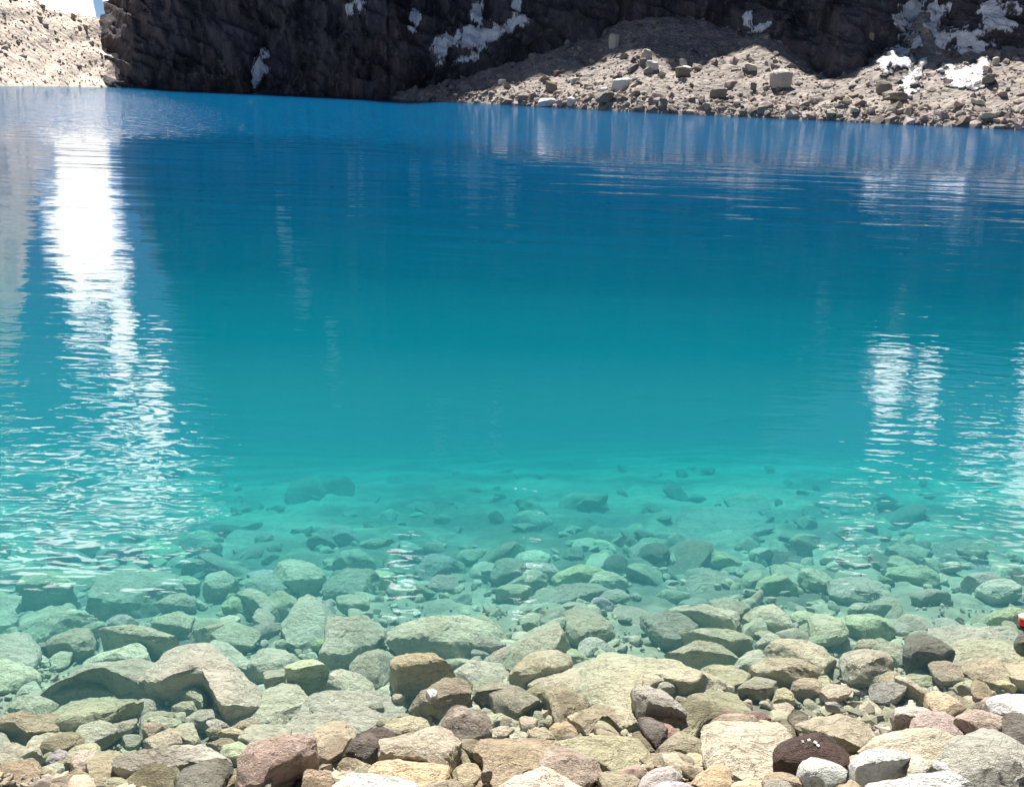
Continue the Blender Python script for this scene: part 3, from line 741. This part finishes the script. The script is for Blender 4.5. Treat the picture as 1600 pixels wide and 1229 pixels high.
st('B',(1190,1205,1218,1203,1250,1213,1262,1226,1220,1222,1196,1214),1.2,.1,.06)
st('G',(1198,1217,1226,1219,1248,1235,1205,1240),1.0,.2,.06)
st('K',(1216,1165,1234,1157,1252,1154,1280,1142,1296,1141,1306,1155,1316,1177,1328,1195,1306,1195,1280,1185,1250,1183,1222,1178),1.6,.35,.08,'jagged dark brown rock with four white specks on its top','jagged dark rock')
st('D',(1232,1113,1246,1103,1262,1115,1262,1133,1242,1139),1.5,.3,.02)
st('P',(1210,1101,1236,1099,1238,1109,1218,1117),1.2,.2)
st('G',(1212,1125,1230,1121,1244,1143,1236,1145),1.1,.1,.01)
st('T',(1090,1043,1112,1033,1148,1037,1168,1049,1152,1063,1130,1067,1114,1055),1.2,.15,.02)
st('G',(1156,1075,1172,1053,1208,1055,1212,1065,1186,1075,1164,1079),1.3,.2,.03)
st('T',(1180,1038,1200,1028,1240,1030,1272,1038,1260,1050,1220,1050,1190,1046),1.5,.15,.05)
st('T',(1184,1077,1196,1069,1212,1073,1204,1087),1.2,.3)
st('T',(1210,1081,1226,1075,1246,1087,1230,1095,1208,1093),1.1,.3)
# bottom right
st('R',(1262,1118,1292,1116,1346,1114,1360,1135,1366,1157,1330,1161,1306,1153,1296,1141,1266,1140),1.0,.1,.02,'reddish brown slab just under the surface behind the jagged dark rock','reddish brown slab')
st('P',(1362,1155,1380,1141,1426,1131,1446,1137,1480,1149,1480,1165,1476,1181,1452,1183,1420,1170,1376,1165),1.3,.15,.06,'cream rock with orange streaks behind the white dry slab','orange-streaked rock')
st('N',(1434,1129,1450,1113,1492,1109,1502,1133,1490,1147,1482,1149,1446,1136),1.1,.1,.04)
st('W',(1324,1169,1368,1166,1418,1163,1424,1181,1408,1185,1388,1189,1356,1201,1340,1201,1330,1185),1.8,.04,.09,'flat white dry slab with a dark brown front face','white dry slab')
st('N',(1424,1175,1450,1185,1456,1203,1420,1205),1.6,.1,.08)
st('N',(1482,1157,1520,1149,1540,1137,1564,1137,1592,1151,1594,1181,1588,1205,1568,1217,1546,1215,1516,1213,1482,1195,1480,1173),1.3,.3,.06,'great rough pinkish grey boulder with slanting streaks','great rough boulder')
st('W',(1350,1222,1376,1209,1420,1213,1472,1215,1496,1223,1530,1235,1350,1245),1.1,.05,.1,'long white slab with an orange rim along the bottom edge','long white slab')
st('W',(1252,1188,1262,1181,1290,1187,1310,1197,1328,1207,1330,1217,1300,1221,1282,1210,1262,1215,1254,1205),1.6,.2,.09,'small black and white block in front of the jagged dark rock','black and white block')
st('O',(1310,1223,1324,1215,1340,1219,1346,1240,1310,1240),1.2,.2,.07)
st('W',(1456,1191,1472,1191,1488,1205,1480,1207,1460,1199),1.2,.2,.08)
st('P',(1496,1113,1516,1107,1580,1115,1552,1127,1566,1139,1528,1127),1.6,.08,.06,'thin pale shelf stone with a black wedge of shadow below','thin pale shelf')
st('W',(1546,1097,1568,1085,1620,1082,1625,1115,1580,1111),1.3,.1,.07)
st('D',(1554,1125,1580,1115,1620,1117,1620,1153,1584,1147),1.4,.15,.06)
st('T',(1456,1089,1470,1077,1500,1089,1510,1099,1484,1107,1458,1103),1.2,.2,.03)
st('T',(1522,1066,1540,1062,1550,1078,1546,1092,1524,1086),1.0,.2,.02)
st('T',(1456,1033,1472,1026,1508,1043,1506,1057,1468,1053),1.2,.2,.03)
st('T',(1512,1035,1534,1027,1560,1035,1588,1065,1556,1063,1514,1051),1.1,.15,.03)
st('T',(1556,1031,1625,1025,1625,1060,1580,1055),1.0,.1,.03)
st('T',(1376,1061,1380,1047,1400,1049,1418,1067,1392,1065),1.2,.2,.02)
st('G',(1402,1049,1446,1077,1440,1079,1400,1055),1.4,.1,.03)
st('T',(1276,1055,1294,1051,1300,1065,1280,1069),1.2,.2,.01)
st('P',(1286,1077,1300,1067,1328,1073,1320,1087,1292,1085),1.0,.2,.01)
st('G',(1326,1020,1356,1010,1376,1018,1394,1030,1388,1040,1330,1036),1.8,.25,.05,'mossy dark grey rock with shaded flanks at the edge of the shallows','mossy grey rock')
st('D',(1410,1000,1436,990,1460,996,1488,1012,1484,1020,1458,1012,1420,1012),1.7,.2,.06,'purple grey jagged rock near the sand-coloured flat','purple grey rock')
st('T',(1370,1008,1384,1002,1408,1000,1424,1012,1408,1028,1384,1016),1.1)
st('P',(1460,976,1490,970,1540,978,1586,978,1588,994,1540,1000,1500,992),.8,.05,.05,'sand-coloured flat slab at the edge of the turquoise by the red shoe','sand-coloured flat')
st('T',(1492,1020,1510,1004,1560,1000,1620,1010,1620,1030,1540,1032,1500,1028),.9,.1,.03)
st('D',(1586,990,1625,984,1628,1008,1596,1006),1.7,.1,.10)
st('P',(1048,1012,1072,1000,1124,1000,1152,1010,1104,1016,1056,1022),1.2,.1,.05)
st('P',(1202,1008,1240,1000,1280,1006,1300,1012,1276,1036,1240,1020,1208,1014),1.4,.08,.06,'pale slab with a dark front between the ledge and the mossy grey rock','dark-fronted slab')
st('G',(1152,1030,1180,1016,1200,1018,1198,1028,1160,1036),1.4,.2,.03)
# deeper, left
st('T',(-20,920,28,926,26,940,20,952,24,964,0,976,-20,976),1.0,.2,.05)
st('T',(20,918,30,900,60,888,112,892,128,906,96,916,76,918,54,921),1.7,.15,.12,'greenish submerged boulder over a wide blue shadow','blue-shadowed boulder')
st('P',(146,932,154,900,180,890,240,890,280,898,276,916,230,932,180,938),1.2,.15,.08,'big rounded sea-green slab deep under the water','sea-green slab')
st('T',(30,952,70,946,120,960,144,968,100,984,44,980),1.0,.2,.04)
st('P',(-20,978,50,984,60,1000,52,1024,40,1034,-20,1036),1.2,.1,.07)
st('T',(100,976,144,984,144,1000,120,1008,112,1000,80,1000),1.3,.2,.06)
st('T',(148,980,180,972,220,980,280,992,272,1000,220,994,190,990),1.7,.1,.09)
st('T',(128,1026,160,1010,216,1006,232,1020,204,1024,160,1028),1.1,.15,.05)
st('T',(80,1024,100,1012,112,1018,108,1028,84,1036),1.1,.3,.02)
st('T',(228,968,260,952,300,960,288,976),1.2,.2,.05)
st('T',(310,914,318,898,350,892,368,900,366,912),1.8,.15,.1)
st('T',(366,914,404,924,430,944,420,946,376,924),1.5,.1,.08)
st('T',(396,960,410,948,430,956,420,974,404,970),1.4,.3,.04)
st('P',(440,944,472,928,496,922,520,936,520,956,508,992,464,1002,450,990,446,966),1.4,.12,.1,'tall turquoise-tinted slab beside the ragged pale rock under water','turquoise slab')
st('T',(424,884,460,872,510,880,508,898,460,906,432,900),1.7,.15,.12)
st('P',(512,952,536,948,580,946,602,964,600,992,550,1006,556,1020,520,1030,496,1026,506,996),1.3,.12,.09,'ragged pale rock with a notched edge under water','ragged pale rock')
st('T',(528,932,552,926,576,930,574,942,544,946),1.2,.2,.06)
st('D',(512,894,540,888,586,894,578,920,540,926,510,920),1.4,.2,.06)
st('T',(336,968,364,958,372,968,344,976),1.3,.2,.05)
st('T',(336,980,380,970,404,980,390,998,356,996),1.1,.2,.04)
st('P',(300,1000,345,996,385,1010,392,1028,375,1032,340,1016),1.1,.1,.04)
st('T',(386,1036,404,1012,424,1002,464,1028,448,1036,400,1040),1.2,.15,.04)
st('G',(556,1032,566,1016,594,1012,610,1022,605,1045,590,1058,570,1055,548,1045),1.3,.35,.04)
st('T',(430,1002,444,996,448,1004,436,1006),1.3,.3,.03)
st('P',(604,958,640,950,680,956,720,954,790,960,800,980,760,1000,720,1004,640,1004,612,990),.8,.1,.09,'widest pale submerged slab where the bottom fades into turquoise','fading pale slab')
st('B',(736,994,780,992,788,1006,752,1008),1.2,.2,.05)
# deeper, middle and right
st('T',(814,964,830,956,848,958,842,970,818,972),1.2,.2,.05)
st('D',(852,956,866,946,890,952,896,968,870,978,848,970),1.3,.3,.05)
st('T',(888,952,910,932,936,952,956,968,940,984,920,988,890,972),1.3,.2,.08)
st('D',(834,920,880,914,952,912,948,926,870,932),.9,.2,.02,'long dark bar of rock deep in the turquoise water','long dark bar')
st('D',(764,880,796,868,824,874,816,888,772,892),1.4,.2,.1)
st('T',(1110,936,1140,924,1164,940,1168,956,1136,958,1112,952),1.3,.3,.08)
st('T',(1176,948,1200,944,1232,960,1244,980,1212,970,1168,964),1.3,.2,.07)
st('D',(1072,884,1100,876,1156,906,1160,930,1130,920,1084,920),.7,.2,.0,'large dark patch of rock deep under the rippled water','deep dark rock')
st('P',(1008,942,1060,944,1168,960,1162,968,1080,956),1.3,.1,.1)
st('D',(1008,952,1048,952,1096,964,1064,988,1028,984),1.2,.2,.05)
st('T',(1068,984,1124,980,1168,988,1160,1000,1116,992),1.2,.1,.05)
st('G',(1182,996,1204,988,1222,996,1212,1004,1188,1004),1.3,.2,.04)
st('D',(1460,850,1500,838,1560,850,1550,880,1500,895,1470,875),.45,.2,-.02,'broad dark submerged rock far out beneath the ripples','far dark rock')
st('G',(1070,800,1140,790,1200,810,1190,850,1110,860,1060,840),.3,.2,-.06)
st('D',(980,728,1000,720,1030,728,1020,742,990,742),.5,.3,.0,'lone dark rock farthest out in the turquoise water','farthest dark rock')
st('T',(1270,960,1304,960,1324,972,1320,988,1276,996),1.2,.2,.05)

ST_INFO = []
TW = dict(T='tan', P='pale', G='grey', D='dark grey', W='white', R='reddish', O='orange tan', B='brown', K='dark brown', N='pinkish grey')
polys_px = []
for i, (c, poly, hf, dome, lift, lab, lm, shp) in enumerate(ST):
    pp = np.array(poly, float); ctr = pp.mean(0)
    b0 = hit_bed(*ctr); wpx = np.ptp(pp[:, 0]); dist = np.linalg.norm(b0 - CAM)
    width = wpx / FPX * dist
    thick = max(.018, min(.2, .19 * width ** .8)) * hf
    zt = bed(b0[0], b0[1]) + thick * .55 + lift
    d = ray(*ctr); tt = (zt - CAMZ) / d[2]; C0 = CAM + tt * d
    rs = np.random.default_rng(100 + i)
    tl = np.array([rs.normal(0, .07), -.10 + rs.normal(0, .08)])
    out = []
    for (x, y) in pp:                                    # each corner onto the stone's own tilted top plane
        d = ray(x, y); den = d[2] - tl[0] * d[0] - tl[1] * d[1]
        t = (C0[2] - CAMZ + tl[0] * (CAM[0] - C0[0]) + tl[1] * (CAM[1] - C0[1])) / den
        out.append((CAM + t * d)[:2] - C0[:2])
    out = np.array(out) * (1.2 if lift < .09 else 1.0)
    kind = shp or ('slab' if hf < .8 and wpx > 60 else 'rock' if wpx > 60 else 'stone')
    o, size = stone_mesh(kind, out, thick, dome, 300 + i, tl)
    o.location = C0
    base = np.array(COLS[c])
    if C0[2] < -.10: base = base * .55 + np.array((.58, .53, .41)) * .45        # deeper ones paled: the water's milky haze put into their colour
    cc = base * rs.uniform(.88, 1.12) * (1 + rs.normal(0, .03, 3))
    o.color = (*np.clip(cc, 0, .9), 1)
    depth = -C0[2]
    ST_INFO.append(dict(o=o, c=c, ctr=ctr, wpx=wpx, hf=hf, dome=dome, lab=lab, lm=lm, kind=kind, C=C0, depth=depth, size=size, traced=True))
    polys_px.append(pp)

# smaller stones wedged between the traced ones
def inside(p, poly):
    x, y = p; r = False; n = len(poly)
    for i in range(n):
        x1, y1 = poly[i]; x2, y2 = poly[(i + 1) % n]
        if (y1 > y) != (y2 > y) and x < (x2 - x1) * (y - y1) / (y2 - y1) + x1: r = not r
    return r
N_FILL = 108
tries = 0; nf_ = 0; placed = []
while nf_ < N_FILL and tries < 6000:
    tries += 1
    px = random.uniform(-10, 1610); py = 1232 - 400 * random.random() ** (1.25 if nf_ % 2 else .6)
    if any(inside((px, py), pp) for pp in polys_px): continue
    if any(math.hypot(px - a, (py - b) * 1.6) < 26 for a, b in placed): continue
    placed.append((px, py)); nf_ += 1
    b0 = hit_bed(px, py); rad = random.uniform(.03, .075) if py > 1000 else random.uniform(.06, .14)
    kk = random.randint(4, 6); a0 = random.random() * 6
    out = np.array([[rad * random.uniform(.75, 1.25) * math.cos(a0 + 6.283 * i / kk), rad * random.uniform(.6, 1.0) * math.sin(a0 + 6.283 * i / kk)] for i in range(kk)])
    th = rad * random.uniform(.4, .8); c = random.choice('TTPPTTPGTGB')
    o, size = stone_mesh('stone', out, th, .25, 900 + nf_, (random.gauss(0, .12), random.gauss(-.1, .12)))
    C0 = np.array([b0[0], b0[1], float(bed(b0[0], b0[1])) + th * .45]); o.location = C0
    o.color = (*[v * random.uniform(.85, 1.12) for v in COLS[c]], 1)
    ST_INFO.append(dict(o=o, c=c, ctr=np.array([px, py]), wpx=rad * 2 / np.linalg.norm(b0 - CAM) * FPX, hf=1, dome=.3, lab=None, lm=None, kind='stone', C=C0, depth=-C0[2], size=size, traced=False))

# labels: own words for the landmarks, the others by look and by the landmarks they lie beside
LMS = [s for s in ST_INFO if s['lm']]
used = set(s['lab'] for s in ST_INFO if s['lab'])
for s in ST_INFO:
    s['o']['category'] = {'slab': 'slab', 'rock': 'rock', 'stone': 'stone'}[s['kind']]
    s['o']['group'] = 'stones along the near shore of the lake'
    if s['lab']: s['o']['label'] = s['lab']; continue
    wet = 'deep under water' if s['depth'] > .33 else 'submerged' if s['depth'] > .03 else 'half wet' if s['depth'] > -.03 else 'dry'
    szw = 'large' if s['wpx'] > 80 else 'medium' if s['wpx'] > 45 else 'small' if s['wpx'] > 24 else 'tiny'
    shw = 'flat' if s['hf'] < .85 else 'rounded' if s['dome'] > .25 else 'blocky' if s['hf'] > 1.25 else 'angular'
    near = sorted(LMS, key=lambda l: np.hypot(*(s['ctr'] - l['ctr']) * np.array([1, 1.4])))[:4]
    def rel(l):
        dx, dy = (s['ctr'] - l['ctr']) * np.array([1, 1.4])
        return ('just beyond' if dy < 0 else 'in front of') if abs(dy) > abs(dx) else ('to the left of' if dx < 0 else 'to the right of')
    wetw = wet.split()[0] if wet != 'deep under water' else 'deep'
    cands = [f"{szw} {shw} {TW[s['c']]} {wetw} {s['kind']} {rel(near[0])} the {near[0]['lm']}"]
    cands += [f"{szw} {shw} {TW[s['c']]} {s['kind']} between the {near[0]['lm']} and the {l['lm']}" for l in near[1:]]
    cands += [f"{szw} {shw} {TW[s['c']]} {s['kind']} {rel(l)} the {l['lm']}" for l in near]
    cands += [f"{x} {shw} {TW[s['c']]} {wetw} {s['kind']} {rel(l)} the {l['lm']}" for l in near for x in ('lesser', 'odd', 'nearer', 'further')]
    for c in cands:
        if c not in used and len(c.split()) <= 16: s['o']['label'] = c; used.add(c); break
    else:
        s['o']['label'] = cands[0]

# pebbles on the bed
npb = 7000
py = 1235 - 300 * rng.random(npb) ** 1.5; px = rng.uniform(-30, 1630, npb)
k1 = rng.random(npb); px = np.where(k1 < .25, rng.normal(1385, 60, npb), np.where(k1 < .36, rng.normal(500, 45, npb), px)); py = np.where(k1 < .25, rng.normal(1095, 22, npb), np.where(k1 < .36, rng.normal(1218, 14, npb), py))
P = np.array([hit_bed(a, b) for a, b in zip(px, py)])
P[:, 2] = bed(P[:, 0], P[:, 1]) + bed_rough(P[:, 0], P[:, 1]) + .006
sz = np.clip(.004 * rng.pareto(1.8, npb) + .005, .005, .024)
rubble('gravel', P, sz, MR_PEB, (.5, .9))

ncb = 1500
py = 1235 - 390 * rng.random(ncb) ** .9; px = rng.uniform(-40, 1640, ncb)
P = np.array([hit_bed(a, b) for a, b in zip(px, py)])
P[:, 2] = bed(P[:, 0], P[:, 1]) + bed_rough(P[:, 0], P[:, 1]) + .01
sz = np.clip(.012 * rng.pareto(2.0, ncb) + .014, .014, .05) * np.where(py < 1000, 1.7, 1)
rubble('cobbles', P, sz, MR_COB, (.35, .65), True, .16, 3)
ncb = 380
py = 905 - 190 * rng.random(ncb) ** 1.3; px = rng.uniform(-150, 1750, ncb)
P = np.array([hit_bed(a, b) for a, b in zip(px, py)])
P[:, 2] = bed(P[:, 0], P[:, 1]) + bed_rough(P[:, 0], P[:, 1]) + .01
rubble('cobbles', P, np.clip(.035 * rng.pareto(2.0, ncb) + .04, .04, .15), rubble_mat('dark_cobbles', (.27, .25, .19), 9, .02), (.25, .5), True, .35, 3)

# ------------------------------------------------------------------ boulders on the far moraine
BO = [('W', 968, 131, 36, 24, 'big white sunlit boulder with a shadowed foot on the far moraine'), ('D', 948, 149, 40, 18, 'dark flat boulder below the big white one by the far waterline'),
      ('N', 1215, 121, 40, 30, 'round grey boulder alone on the open far moraine slope'), ('D', 1124, 143, 30, 16, 'dark leaning slab boulder before the round grey one on the far moraine'),
      ('W', 858, 158, 40, 13, 'white pointed slab at the far waterline'), ('W', 892, 157, 20, 14, 'white upright stone beside the pointed slab at the far waterline'),
      ('W', 784, 127, 16, 10, 'small white stone at the shaded tip of the far moraine'), ('D', 860, 134, 22, 18, 'dark block halfway up the lit far moraine'),
      ('N', 898, 125, 18, 10, 'pale low stone beside the dark block on the far moraine'), ('W', 945, 141, 22, 14, 'white stone touching the big white boulder on the far moraine'),
      ('W', 1018, 101, 24, 15, 'white stone just under the shadow line on the far moraine'), ('N', 1010, 84, 18, 20, 'rough pale stone at the crest of the lit moraine patch'),
      ('D', 1004, 95, 14, 12, 'dark stone between two pale ones near the moraine crest'), ('W', 1066, 96, 16, 11, 'white stone on top of a small dark boulder heap'),
      ('D', 1062, 110, 30, 16, 'dark boulder heap stone in the notch of the shadow line'), ('W', 1072, 106, 18, 8, 'white flat stone lying on the dark boulder heap'),
      ('N', 957, 62, 18, 26, 'tall lit stone standing out of the cliff shadow above the moraine'), ('D', 1037, 158, 20, 12, 'dark stone near the far waterline under the lit slope'),
      ('N', 1172, 104, 22, 12, 'pale stones cap on the sunlit rubble hump'), ('D', 1176, 133, 16, 14, 'small dark stone to the left of the round grey boulder'),
      ('B', 1355, 66, 18, 40, 'rusty rock pinnacle catching sun at the foot of the cliff'), ('D', 1380, 134, 36, 18, 'dark rock outcrop under the bright snow on the mound'),
      ('D', 1404, 150, 26, 12, 'dark low outcrop at the lower end of the bright snow'), ('N', 1555, 95, 12, 14, 'pale upright stone on the skyline of the lit moraine'),
      ('D', 1545, 122, 26, 16, 'dark stone at the end of the sunlit snow strip'), ('N', 1540, 181, 26, 9, 'pale flat stone above the far waterline near its closest end'),
      ('N', 1335, 171, 18, 9, 'pale stone at the waterline below the pointed mound'), ('N', 1527, 158, 20, 8, 'light flat stone in the middle of the near moraine slope')]
for i, (c, px, py, ww, hh, lab) in enumerate(BO):
    p, t = on_moraine(px, min(py + hh * .45, 200)); dist = np.linalg.norm(p - CAM); rad = ww / FPX * dist / 2; hgt = hh / FPX * dist * .8
    rs = np.random.default_rng(60 + i); kk = rs.integers(4, 7)
    an = np.sort(rs.uniform(0, 6.283, 1) + np.arange(kk) * 6.283 / kk + rs.normal(0, .15, kk))
    out = np.stack([rad * rs.uniform(.6, 1.2, kk) * np.cos(an), rad * .85 * rs.uniform(.8, 1.1, kk) * np.sin(an)], -1)
    o, _ = stone_mesh('boulder', out, hgt * .95, .1, 40 + i, (rs.normal(0, .1), rs.normal(0, .1)), 1.5, 22)
    o.location = p + np.array([0, 0, hgt * .8]); o.color = (*[v * (.9 if c == 'W' else 1.0) for v in COLS[c]], 1)
    tag(o, lab, 'boulder', 'boulders on the far moraine')

# ------------------------------------------------------------------ tip of a red shoe at the edge of the picture
def shoe():
    tip = CAM + ray(1590, 981) * ((.03 - CAMZ) / ray(1590, 981)[2])
    root = bpy.data.objects.new('shoe', None); COL.objects.link(root); root.location = tip
    root.rotation_euler = (0, 0, R(-8)); tag(root, 'red shoe with a white toe poking in at the edge of the shallows', 'shoe')
    def prof(name, z0, z1, L0, L1, wid, mat, hump=None, nx=16):
        V, F = [], []; k = 12
        for i in range(nx):
            f = i / (nx - 1); x = L0 + (L1 - L0) * f
            g = x / .28; hw = wid * (math.sin(math.pi * min(1, (g + .02) * 1.9) / 2) ** .5) * (1 - .25 * sstep(.35, .6, g) + .1 * sstep(.6, .9, g)) * (1 if g < .9 else 1 - (g - .9) * 3)
            ztop = z1 if hump is None else hump(g)
            for j in range(k):
                a = 6.283 * j / k; cx, cz = math.cos(a), math.sin(a)
                V.append((x, hw * np.sign(cx) * abs(cx) ** .6, (z0 + ztop) / 2 + (ztop - z0) / 2 * np.sign(cz) * abs(cz) ** .6))
        for i in range(nx - 1):
            for j in range(k): F.append([i * k + j, i * k + (j + 1) % k, (i + 1) * k + (j + 1) % k, (i + 1) * k + j])
        F.append(list(range(k))[::-1]); F.append([(nx - 1) * k + j for j in range(k)])
        return mesh_obj(name, V, F, mat, root)
    red = flat_mat('red_canvas', (.62, .045, .03), .6, 120); whi = flat_mat('shoe_white', (.82, .8, .77), .45, 60, .1)
    prof('sole', 0, .014, 0, .28, .05, flat_mat('dark_rubber', (.05, .05, .05), .7))
    prof('upper', .012, .05, .001, .275, .046, red, lambda g: .042 + .05 * sstep(.25, .6, g))
    prof('toe_top', .036, .05, -.002, .06, .043, whi, lambda g: .046 + .008 * g, 8)  # white piece over the front of the toe
    for k in range(3):
        prof('lace', .06 + .012 * k, .068 + .012 * k, .1 + .03 * k, .112 + .03 * k, .03, whi, None, 4)
shoe()

# ------------------------------------------------------------------ four white chips standing for bright glints on the jagged dark rock
bpy.context.view_layer.update()
host = next(s_['o'] for s_ in ST_INFO if s_['lm'] == 'jagged dark rock')
M_GLINT = flat_mat('glint_white', (.85, .84, .82), .4, 90, .08)
inv = host.matrix_world.inverted()
for (px, py) in ((1254, 1158), (1264, 1157), (1274, 1160), (1279, 1165)):
    best = None
    for dy in (0, 3, 6, 9, 12):
        d = Vector(ray(px, py + dy)); ok, loc, nor, _ = host.ray_cast(inv @ Vector(CAM), (inv.to_3x3() @ d).normalized())
        if ok: best = (loc, nor); break
    if not best: continue
    loc, nor = best; q = nor.to_track_quat('Z', 'Y').to_matrix()
    r = .0036 + .0016 * ((px * 7) % 3) / 2; q = q @ Matrix.Rotation(px * .7, 3, 'Z')
    V = [loc + q @ Vector((x * r * (1 if z < 0 else .75), y * r * .8 * (1 if z < 0 else .7), .004 * z)) for z in (-1, 1) for x, y in ((-1, -1), (1, -.8), (.9, 1), (-1, .8))]
    mesh_obj('glint_speck', [v[:] for v in V], [(0, 1, 2, 3), (7, 6, 5, 4), (0, 4, 5, 1), (1, 5, 6, 2), (2, 6, 7, 3), (3, 7, 4, 0)], M_GLINT, host, smooth=False)
